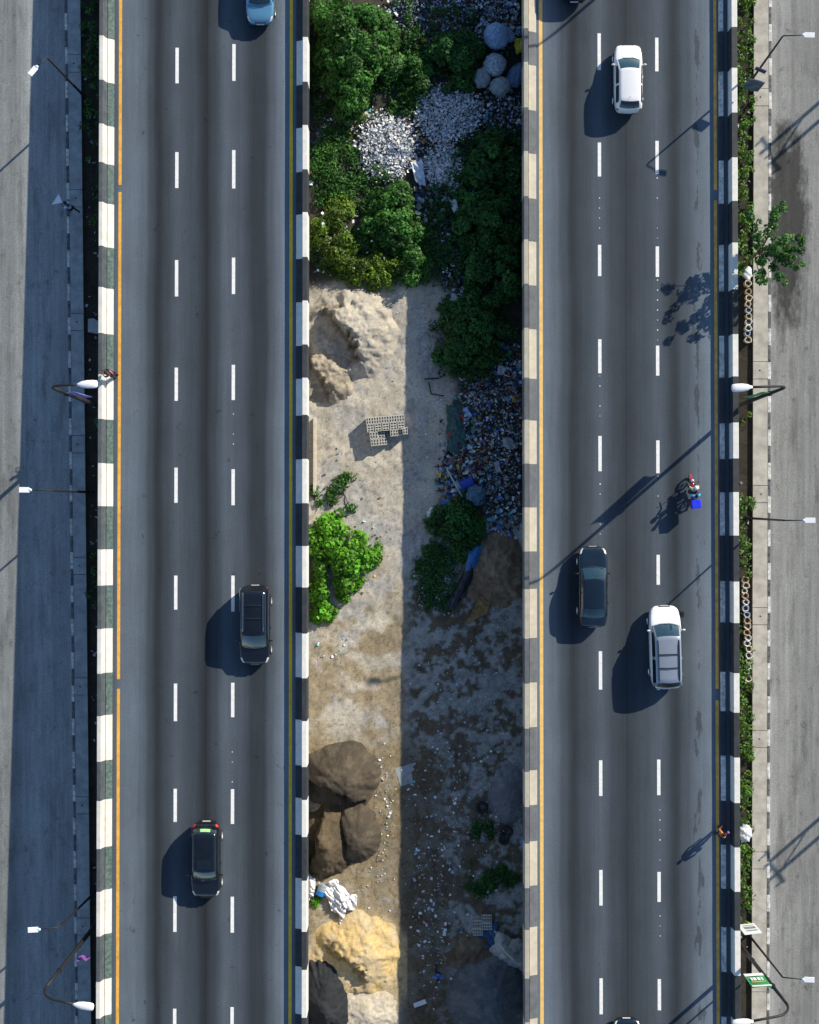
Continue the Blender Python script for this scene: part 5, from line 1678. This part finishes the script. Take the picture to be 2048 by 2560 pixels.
def sheet(name, label, cat, quad, mat, amp=.12, seed=1, lift=.06, n=22, freq=2.2, edge=.1, hump=0.0, th=.015):
    """crumpled sheet over the ground, corners given in pixels"""
    P = [gp(*q) for q in quad]
    rng = np.random.default_rng(seed)
    m = MB()
    sd = int(seed * 13)
    lin_ = [i / (n - 1) for i in range(n)]
    def f(u, v):
        uu = u + edge * (float(vnoise(v * 5 + sd, u * 2, sd)) - .5) * 1.6; vv = v + edge * (float(vnoise(u * 5, v * 2 + sd, sd + 3)) - .5) * 1.6
        p = (P[0] * (1 - uu) + P[1] * uu) * (1 - vv) + (P[3] * (1 - uu) + P[2] * uu) * vv
        x = min(max(p.x, -6.6), 7.4)
        a_ = .7 * x + .7 * p.y; b_ = .7 * x - .7 * p.y
        w = abs(float(vnoise(a_ * freq * 1.6 + sd, b_ * freq * .55, sd)) - .5) * 1.6 + .8 * abs(float(vnoise(a_ * freq * .8, b_ * freq * 2.4, sd + 1)) - .5)
        return (x, p.y, zg(x, p.y) + lift + amp * w + hump * math.sin(math.pi * u) * math.sin(math.pi * v))
    m.grid(f, lin_, lin_)
    o = m.build(name, mat, smooth=True)
    s = o.modifiers.new('solid', 'SOLIDIFY'); s.thickness = th
    return tag(o, label, cat)


white_sheet = pmat('white_sheet', (.66, .67, .68), .6, .1, 4, col2=(.84, .84, .84))
sheet('sack_sheet', 'crumpled white sacks beside the earth heap in the sun', 'sheet', [(806, 2208), (846, 2196), (896, 2252), (846, 2308)], white_sheet, amp=.42, seed=3, freq=4.2, hump=.22, edge=.22, n=44)
sheet('sack_sheet', 'white sack scrap against the left barrier beside the blue drum', 'sheet', [(771, 2186), (790, 2192), (786, 2240), (771, 2252)], white_sheet, amp=.3, seed=4, freq=3, hump=.3)
sheet('tarpaulin', 'grey-white crumpled tarpaulin in shade beside the cream barrier', 'sheet', [(1238, 2318), (1314, 2352), (1314, 2430), (1222, 2380)], pmat('tarp_grey', (.30, .32, .31), .7, .15, 3, col2=(.46, .48, .46)), amp=.6, seed=5, freq=1.9, hump=.55, edge=.14, n=30)
sheet('tarpaulin', 'blue tarpaulin scrap beside the two small block stacks', 'sheet', [(1190, 2325), (1245, 2300), (1240, 2375), (1205, 2368)], pmat('tarp_blue', (.015, .07, .17), .5, .2, 3, col2=(.03, .14, .28)), amp=.2, seed=6)
sheet('plastic_sheet', 'black plastic sheet over the brown earth heap', 'sheet', [(1168, 1405), (1205, 1375), (1160, 1500), (1110, 1530)], pmat('sheet_black', (.008, .012, .018), .4, .2, 3, col2=(.015, .025, .04)), amp=.25, seed=7, lift=.35, hump=.35)
sheet('tarpaulin', 'blue tarpaulin strip at the edge of the dark low bush', 'sheet', [(1170, 1375), (1208, 1362), (1185, 1420), (1158, 1440)], pmat('tarp_bright_blue', (.015, .10, .30), .5, .2, 3, col2=(.03, .17, .42)), amp=.15, seed=8, lift=.55, hump=.2)
sheet('plastic_sheet', 'tan ribbed sheet at the foot of the brown earth heap', 'sheet', [(1190, 1500), (1228, 1472), (1222, 1530), (1165, 1560)], pmat('sheet_tan', (.20, .12, .04), .7, .2, 3, col2=(.32, .20, .075)), amp=.18, seed=9, lift=.18, freq=3)
sheet('plastic_sheet', 'translucent white plastic sheet below the white plastic heaps', 'sheet', [(1028, 410), (1055, 398), (1064, 470), (1040, 462)], pmat('sheet_clear', (.40, .50, .62), .3, .2, 4, col2=(.66, .74, .82)), amp=.2, seed=10, lift=.25, freq=3)
sheet('flattened_carton', 'white flattened carton beside the shaded thicket', 'carton', [(1124, 505), (1140, 500), (1148, 530), (1132, 534)], white_sheet, amp=.1, seed=12, lift=.4)
sheet('flattened_carton', 'pale flattened carton beside the sapling at the clearing corner', 'carton', [(1128, 735), (1162, 738), (1150, 756), (1125, 754)], pmat('carton_pale', (.4, .46, .5), .7, .15, 4), amp=.1, seed=13, lift=.3)
sheet('plastic_sheet', 'dark blue-grey net heaped at the left of the rubbish heap', 'sheet', [(1118, 1010), (1150, 1000), (1170, 1120), (1120, 1130)], pmat('net_green', (.02, .06, .06), .7, .3, 5, col2=(.05, .13, .12)), amp=.3, seed=14, freq=3, hump=.2)


def drum(label, px, py, length, rad, ang, mat, band=None, tilt=0.0):
    c = gp(px, py)
    root = thing('drum', (c.x, c.y, c.z), ang, label, 'drum')
    m = MB(); n = 20
    prof = [(-length / 2, rad * .9), (-length / 2 + .02, rad), (-length * .18, rad), (-length * .17, rad * 1.04), (-length * .14, rad * 1.04), (-length * .13, rad), (length * .13, rad), (length * .14, rad * 1.04), (length * .17, rad * 1.04), (length * .18, rad), (length / 2 - .02, rad), (length / 2, rad * .9)]
    m.loft([[(x, r * math.cos(2 * math.pi * k / n), rad * .95 + r * math.sin(2 * math.pi * k / n) + tilt * x) for k in range(n)] for x, r in prof])
    m.build('barrel', mat, root, smooth=False)
    m = MB(); m.tube([(length / 2 - .005, .1, rad * 1.2 + tilt * length / 2), (length / 2 + .03, .1, rad * 1.2 + tilt * length / 2)], .04, 10); m.build('bung', trim_m, root)
    if band:
        m = MB(); m.loft([[(x, (rad * 1.05) * math.cos(2 * math.pi * k / n), rad * .95 + rad * 1.05 * math.sin(2 * math.pi * k / n) + tilt * x) for k in range(n)] for x in (-length * .5, -length * .1)]); m.build('cap_band', band, root)
    return root


drum('blue plastic drum lying on the rubbish heap', 1167, 1208, .85, .30, math.radians(25), pmat('drum_blue', (.012, .055, .40), .4, .15, 3), tilt=.1)
drum('pale drum with blue lid lying on the white sacks', 805, 2222, .75, .27, math.radians(70), pmat('drum_pale', (.35, .42, .48), .4, .15, 3), pmat('drum_lid_blue', (.01, .20, .62), .4, .1, 3), tilt=.1)


def tyre(label, px, py, R=.34, tilt=0.0):
    c = gp(px, py)
    m = MB(); m.torus((0, 0, .13), R - .11, .12, Matrix.Rotation(tilt, 3, 'X'), 26, 10, 1.0)
    root = thing('tyre', (c.x, c.y, c.z + .02), 0, label, 'tyre', 'old tyres in the median')
    m.build('tread', tyre_m, root, smooth=True)
    m = MB(); m.torus((0, 0, .13), R - .20, .025, Matrix.Rotation(tilt, 3, 'X'), 26, 6); m.build('bead', pmat('tyre_bead', (.04, .045, .05), .7), root, smooth=True)


tyre('old tyre lying in the mud left of the shaded grey heap', 1205, 2018, .42)
tyre('old tyre on the shaded grey heap beside the barrier', 1297, 1995, .40)
tyre('old tyre lower right of the dry brown ground, darker one above', 1266, 2078, .44, .2)
tyre('old tyre below another tyre beside the weeds', 1259, 2098, .36)


# ------------------------------------------------------------------ hollow concrete blocks
def block_mesh():
    bw, bl, bh = .158, .44, .22
    gx = [0, .036, bw - .036, bw]; gy = [0, .045, .20, .24, bl - .045, bl]
    m = MB()
    holes = {(1, 1), (1, 3)}
    for z, flip in ((0, True), (bh, False)):
        for i in range(3):
            for j in range(5):
                if (i, j) in holes: continue
                q = [(gx[i], gy[j], z), (gx[i + 1], gy[j], z), (gx[i + 1], gy[j + 1], z), (gx[i], gy[j + 1], z)]
                m.add(q, [(3, 2, 1, 0) if flip else (0, 1, 2, 3)])
    def wall(a, b): m.add([(a[0], a[1], 0), (b[0], b[1], 0), (b[0], b[1], bh), (a[0], a[1], bh)], [(0, 1, 2, 3)])
    o = [(0, 0), (bw, 0), (bw, bl), (0, bl)]
    for k in range(4): wall(o[k], o[(k + 1) % 4])
    for (i, j) in holes:
        h = [(gx[i], gy[j]), (gx[i], gy[j + 1]), (gx[i + 1], gy[j + 1]), (gx[i + 1], gy[j])]
        for k in range(4): wall(h[k], h[(k + 1) % 4])
    v = [(x - bw / 2, y - bl / 2, z) for x, y, z in m.v]; m.v = v
    me = bpy.data.meshes.new('concrete_block'); me.from_pydata(m.v, [], m.f); me.update()
    me.materials.append(pmat('block_grey', (.52, .51, .47), .9, .12, 3, bump=.2))
    return me


BM = block_mesh()
blk_o = gp(920, 1066)
blk_R = Matrix.Rotation(math.radians(5), 3, 'Z')
b_base = min(zg(blk_o.x + a, blk_o.y - b) for a in (0, 1.2, 2.5) for b in (0, 1, 2)) + .02


def put_block(u, v, lvl, turned, lab):
    p = blk_o + blk_R @ Vector((u, -v, 0))
    o = bpy.data.objects.new('concrete_block', BM); COL.objects.link(o)
    o.location = (p.x, p.y, b_base + lvl * .222)
    o.rotation_euler = (0, 0, math.radians(5) + (math.pi / 2 if turned else 0) + random.uniform(-.012, .012))
    tag(o, lab, 'block', 'stack of hollow concrete blocks')


off_u, off_v = -.08, -.52
LBL = 'hollow concrete block in the large stack on the sunlit sand'
for lv in range(4):
    for i in range(15): put_block(off_u + .084 + i * .168, off_v + .23, lv, False, LBL)
    for i in range(5):
        for j in range(3): put_block(off_u + .25 + i * .505, off_v + .545 + j * .168, lv, True, LBL)
    for i in range(3): put_block(off_u + .25 + i * .18, off_v + 1.20, lv, False, LBL)
    for i in range(3): put_block(off_u + 1.60 + i * .175, off_v + 1.14, lv, False, LBL)
    for i in range(2): put_block(off_u + 2.42 + i * .17, off_v + 1.08, lv, False, LBL)
    for i in range(3): put_block(off_u + .28 + i * .18, off_v + 1.66, lv, False, LBL)
    if lv < 3:
        for i in range(3): put_block(off_u + .82 + i * .17, off_v + 1.64, lv, False, LBL)
        for i in range(2):
            put_block(off_u + 2.10 + i * .165, off_v + 1.10, lv, False, LBL)
        for j in range(2): put_block(off_u + .92, off_v + 1.12 + j * .17, lv, True, LBL)
        for j in range(2): put_block(off_u + 1.33, off_v + 1.10 + j * .17, lv, True, LBL) if lv < 2 else None
LB2 = 'hollow concrete block in the small shaded stacks beside blue tarpaulin'
for (px_, py_, n_) in ((1194, 2322, 4), (1217, 2308, 4)):
    c = gp(px_, py_)
    for lv in range(2):
        for i in range(n_):
            for j in range(2 if n_ == 4 and lv == 0 else 1):
                o = bpy.data.objects.new('concrete_block', BM); COL.objects.link(o)
                o.location = (c.x - .25 + i * .165, c.y - .1 + j * .46 - lv * .0, c.z - .02 + lv * .222); o.rotation_euler = (0, 0, .06)
                tag(o, LB2, 'block', 'small stacks of hollow blocks')


# ------------------------------------------------------------------ white plastic chair thrown on the rubbish
def chair():
    c = gp(1258, 930, .35)
    root = thing('plastic_chair', c, math.radians(-105), 'broken white plastic chair lying on the rubbish heap', 'chair')
    root.rotation_euler = (math.radians(-70), 0, math.radians(75))
    wp_m = pmat('chair_white', (.62, .68, .74), .4, .1, 5)
    m = MB(); m.grid(lambda u, v: (u * .24, v * .24, .02 * (u * u + v * v)), [-1, -.5, 0, .5, 1], [-1, -.5, 0, .5, 1]); m.build('seat', wp_m, root, smooth=True).modifiers.new('s', 'SOLIDIFY').thickness = .025
    for i in range(5):
        m = MB(); x = -.16 + i * .08; m.obox((x, -.27 - .02, .26), .022, .012, .22, Matrix.Rotation(.15, 3, 'X')); m.build('back_slat', wp_m, root)
    m = MB(); m.tube([(-.22, -.24, 0), (-.23, -.30, .46), (0, -.33, .54), (.23, -.30, .46), (.22, -.24, 0)], .03, 8); m.build('back_frame', wp_m, root, smooth=True)
    for sx in (-1, 1):
        for sy in (-1, 1):
            m = MB(); m.tube([(sx * .21, sy * .21, 0), (sx * .26, sy * .25, -.42)], [.035, .025], 6); m.build('leg', wp_m, root, smooth=True)
        m = MB(); m.tube([(sx * .24, -.28, .22), (sx * .29, .0, .24), (sx * .27, .20, .2), (sx * .25, .22, 0)], .024, 6); m.build('armrest', wp_m, root, smooth=True)


chair()
# long poles and boards
def rod(name, label, cat, pa, pb, r, mat, z=.12, zb=None):
    a = gp(*pa, z); b = gp(*pb, z if zb is None else zb)
    m = MB(); m.tube([a, a.lerp(b, .5) + Vector((0, 0, .01)), b], r, 8)
    return tag(m.build(name, mat, smooth=True), label, cat)


pipe_m = pmat('pipe_pale', (.45, .55, .60), .5, .15, 4)
rod('pipe', 'long pale plastic pipe left of the blue drum', 'pipe', (1116, 1172), (1155, 1242), .05, pipe_m, .35)
rod('pipe', 'thin teal pipe beside the long pale one', 'pipe', (1140, 1195), (1160, 1232), .03, pmat('pipe_teal', (.05, .25, .28), .5), .3)
rod('stick', 'thin pale stick lying on the shaded sand beside the blocks', 'stick', (1044, 1043), (1050, 1063), .018, pipe_m, .04)
rod('branch', 'bent dark branch lying left of the rubbish heap', 'branch', (1062, 948), (1098, 946), .05, pmat('branch_dark', (.02, .022, .025), .9), .15)
rod('branch', 'dark branch across the shaded sand below the thicket', 'branch', (1072, 955), (1078, 985), .04, pmat('branch_dark', (.02, .022, .025), .9), .12)
rod('branch', 'forked dark branch end at the left of the rubbish heap', 'branch', (1078, 985), (1110, 990), .04, pmat('branch_dark', (.02, .022, .025), .9), .12)
c0 = gp(779, 1045); c1 = gp(781, 1238)
m = MB(); xm = -6.25
m.obox((xm, (c0.y + c1.y) / 2, (c0.z + c1.z) / 2 + .1), .10, abs(c0.y - c1.y) / 2, .22)
tag(m.build('concrete_beam', pmat('beam_pale', (.56, .50, .40), .9, .15, 2, bump=.2), bevel=.02), 'long pale concrete beam lying along the left side of the median', 'beam')
def slab_thing(name, label, cat, px, py, hx, hy, hz, ang, mat, lift=.05, tilt=.1):
    c = gp(px, py); m = MB(); m.obox((0, 0, 0), hx, hy, hz)
    o = m.build(name, mat, bevel=.015); o.location = (c.x, c.y, c.z + hz + lift); o.rotation_euler = (tilt, tilt * .6, ang)
    return tag(o, label, cat)


foam = pmat('foam_white', (.66, .72, .74), .8, .08, 5)
slab_thing('foam_slab', 'white foam slab lying on the mud at the bottom', 'foam', 1050, 2508, .42, .14, .06, .35, foam, .01, .03)
slab_thing('foam_slab', 'small pale foam board on the mud beside the dry brown heap', 'foam', 1112, 2330, .10, .24, .04, -.2, foam, .01, .03)
slab_thing('box', 'flat grey panel on the right of the rubbish heap', 'panel', 1243, 1168, .17, .36, .06, .25, pmat('panel_grey', (.32, .34, .36), .6), .25)
slab_thing('box', 'blue and white tray on the rubbish heap', 'tray', 1168, 1032, .14, .34, .05, .6, pmat('tray_blue', (.04, .2, .6), .4, .2, 4, col2=(.5, .62, .75)), .3)
slab_thing('box', 'small red packet on the rubbish heap', 'packet', 1156, 1043, .06, .18, .05, .7, pmat('packet_red', (.62, .03, .02), .5), .28)
slab_thing('box', 'pale blue packet against the cream barrier below the tyres', 'packet', 1306, 2108, .12, .22, .04, .5, pmat('packet_blue', (.22, .38, .75), .5), .05)
slab_thing('stone_slab', 'grey concrete slab lying in the mud in shade beside the sunlit edge', 'slab', 1020, 1936, .7, .62, .03, .3, pmat('slab_shade', (.30, .33, .34), .9, .25, 3), -.03, .01)
m = MB(); yb = Y(817, -3.3); m.add([(-20.95, yb - .35, zl(yb) + .02), (-20.1, yb - .5, zl(yb) + .02), (-19.85, yb + .1, zl(yb) + .02), (-20.6, yb + .55, zl(yb) + .02), (-20.95, yb + .5, zl(yb) + .02),
     (-20.95, yb - .35, zl(yb) + .12), (-20.1, yb - .5, zl(yb) + .12), (-19.85, yb + .1, zl(yb) + .12), (-20.6, yb + .55, zl(yb) + .12), (-20.95, yb + .5, zl(yb) + .12)],
      [(4, 3, 2, 1, 0), (5, 6, 7, 8, 9), (0, 1, 6, 5), (1, 2, 7, 6), (2, 3, 8, 7), (3, 4, 9, 8), (4, 0, 5, 9)])
tag(m.build('broken_slab', slab_m), 'broken concrete slab in the strip beside the leftmost barrier', 'slab')
yb = Y(1070, -3); m = MB(); m.grid(lambda u, v: (-19.62 - .22 * u + .04 * math.sin(6 * v), yb + v * .5, -1.0 + .5 * math.sin(3 * v) * u + .15 * math.sin(5 * v)), [0, .33, .66, 1], [i / 8 * 2 - 1 for i in range(9)])
tag(m.build('cloth_strip', pmat('cloth_green', (.01, .20, .10), .8, .2, 6)), 'green cloth strip hanging behind the leftmost barrier', 'cloth').modifiers.new('s', 'SOLIDIFY').thickness = .01

# ------------------------------------------------------------------ open sacks of soil in a row on the right verge
soil_m = pmat('sack_soil', (.05, .04, .03), .95, .3, 6)
sack_ms = [pmat('open_sack_cream', (.60, .54, .42), .8, .15, 5, bump=.3, bscale=12), pmat('open_sack_white', (.68, .69, .68), .8, .12, 5, bump=.3, bscale=12), pmat('open_sack_tan', (.45, .36, .25), .8, .15, 5, bump=.3, bscale=12), pmat('open_sack_bluish', (.42, .50, .62), .8, .15, 5, bump=.3, bscale=12)]


def open_sack_mesh(mat, seed):
    rng = np.random.default_rng(seed); ph = rng.random(4) * 6.28
    m = MB(); n = 20
    prof = [(.17, 0), (.205, .08), (.215, .22), (.20, .36), (.215, .43), (.22, .46), (.205, .485), (.175, .47), (.15, .40), (.14, .33)]
    rings = [[((r * (1 + .10 * math.sin(3 * t + ph[0]) + .07 * math.sin(5 * t + ph[1] + z * 4))) * math.cos(t), (r * (1 + .10 * math.sin(2 * t + ph[2]))) * math.sin(t), z + .02 * math.sin(4 * t + ph[3]) * (z > .3)) for t in [2 * math.pi * k / n for k in range(n)]] for r, z in prof]
    m.loft(rings, True, False)
    me = bpy.data.meshes.new('sack_fabric'); me.from_pydata(m.v, [], m.f); me.update(); me.polygons.foreach_set('use_smooth', [True] * len(me.polygons)); me.materials.append(mat)
    return me


SM = [open_sack_mesh(mm, i) for i, mm in enumerate(sack_ms)]
ms = MB(); ms.tube([(0, 0, .05), (0, 0, .35)], .165, 14)
me_soil = bpy.data.meshes.new('soil'); me_soil.from_pydata(ms.v, [], ms.f); me_soil.update(); me_soil.materials.append(soil_m)


def open_sack(px, py, k, label, grp):
    p = at(px, py, -3.1); z = zl(p.y) - .07
    p = at(px, py, z + .4)
    root = thing('soil_sack', (min(max(p.x, 20.75), 22.1), p.y, z), random.random() * 6, label, 'sack', grp)
    sc = random.uniform(.85, 1.08); root.scale = (sc, sc, random.uniform(.85, 1.1))
    a = bpy.data.objects.new('sack_fabric', SM[k]); COL.objects.link(a); a.parent = root
    b = bpy.data.objects.new('soil', me_soil); COL.objects.link(b); b.parent = root


ORD = ['first', 'second', 'third', 'fourth', 'fifth', 'sixth', 'seventh', 'eighth', 'ninth', 'tenth', 'eleventh', 'twelfth', 'thirteenth', 'fourteenth', 'fifteenth', 'sixteenth', 'seventeenth', 'eighteenth']
SACKN = ['cream', 'white', 'tan', 'bluish']
z2 = lambda X_, Y_: (1820 + X_ * 228 / 1725, 660 + Y_ * 228 / 1725)
for i, (X_, Y_, k) in enumerate([(395, 370, 0), (405, 520, 2), (420, 640, 0), (400, 755, 0), (410, 870, 3), (410, 990, 0), (410, 1090, 1), (400, 1215, 1), (390, 1310, 3), (400, 1430, 0)]):
    a, b = z2(X_, Y_); open_sack(a - 2, b, k, '%s open soil sack, %s from the top in the upper sack row' % (SACKN[k], ORD[i]), 'upper row of soil sacks')
z3 = lambda X_, Y_: (1820 + X_ * 140 / 974, 1430 + Y_ * 140 / 974)
for i, (X_, Y_, k) in enumerate([(315, 140, 2), (320, 235, 0), (300, 330, 1), (310, 415, 2), (325, 525, 1), (315, 635, 3), (340, 745, 3), (340, 845, 2), (355, 945, 0), (335, 1055, 2), (365, 1145, 1), (340, 1245, 1), (370, 1335, 0), (375, 1455, 1), (375, 1545, 0), (365, 1650, 1), (335, 1735, 1), (370, 1860, 0)]):
    a, b = z3(X_, Y_); open_sack(a - 1, b, k, '%s open soil sack, %s from the top in the lower sack row' % (SACKN[k], ORD[i]), 'lower row of soil sacks')
# silver sack by the lower verge, pale sheet by the tree
p = at(1862, 2082, -3.9)
m = MB(); m.ball((0, 0, .3), .42, .62, .34, 26, 16, lambda d_: 1 + .10 * math.sin(9 * d_.y + 4 * d_.x) + .06 * math.sin(15 * d_.x))
o = m.build('plastic_bag', pmat('silver_bag', (.45, .52, .60), .35, .2, 5, col2=(.82, .86, .90), bump=.5, bscale=10), smooth=True); o.location = (min(p.x, 21.9), p.y, zl(p.y) - .05)
tag(o, 'silver-white striped bag in the weeds beside the rightmost barrier', 'bag')
p = at(1884, 684, -3.1)
m = MB(); m.ball((0, 0, .15), .32, .45, .17, 20, 12, lambda d_: 1 + .15 * math.sin(7 * d_.y + 4 * d_.x))
o = m.build('plastic_bag', pmat('pale_bag', (.50, .56, .58), .5, .2, 5, col2=(.72, .76, .78)), smooth=True); o.location = (22.0, p.y, zl(p.y) - .04)
tag(o, 'pale plastic bag beside the upper row of soil sacks', 'bag')
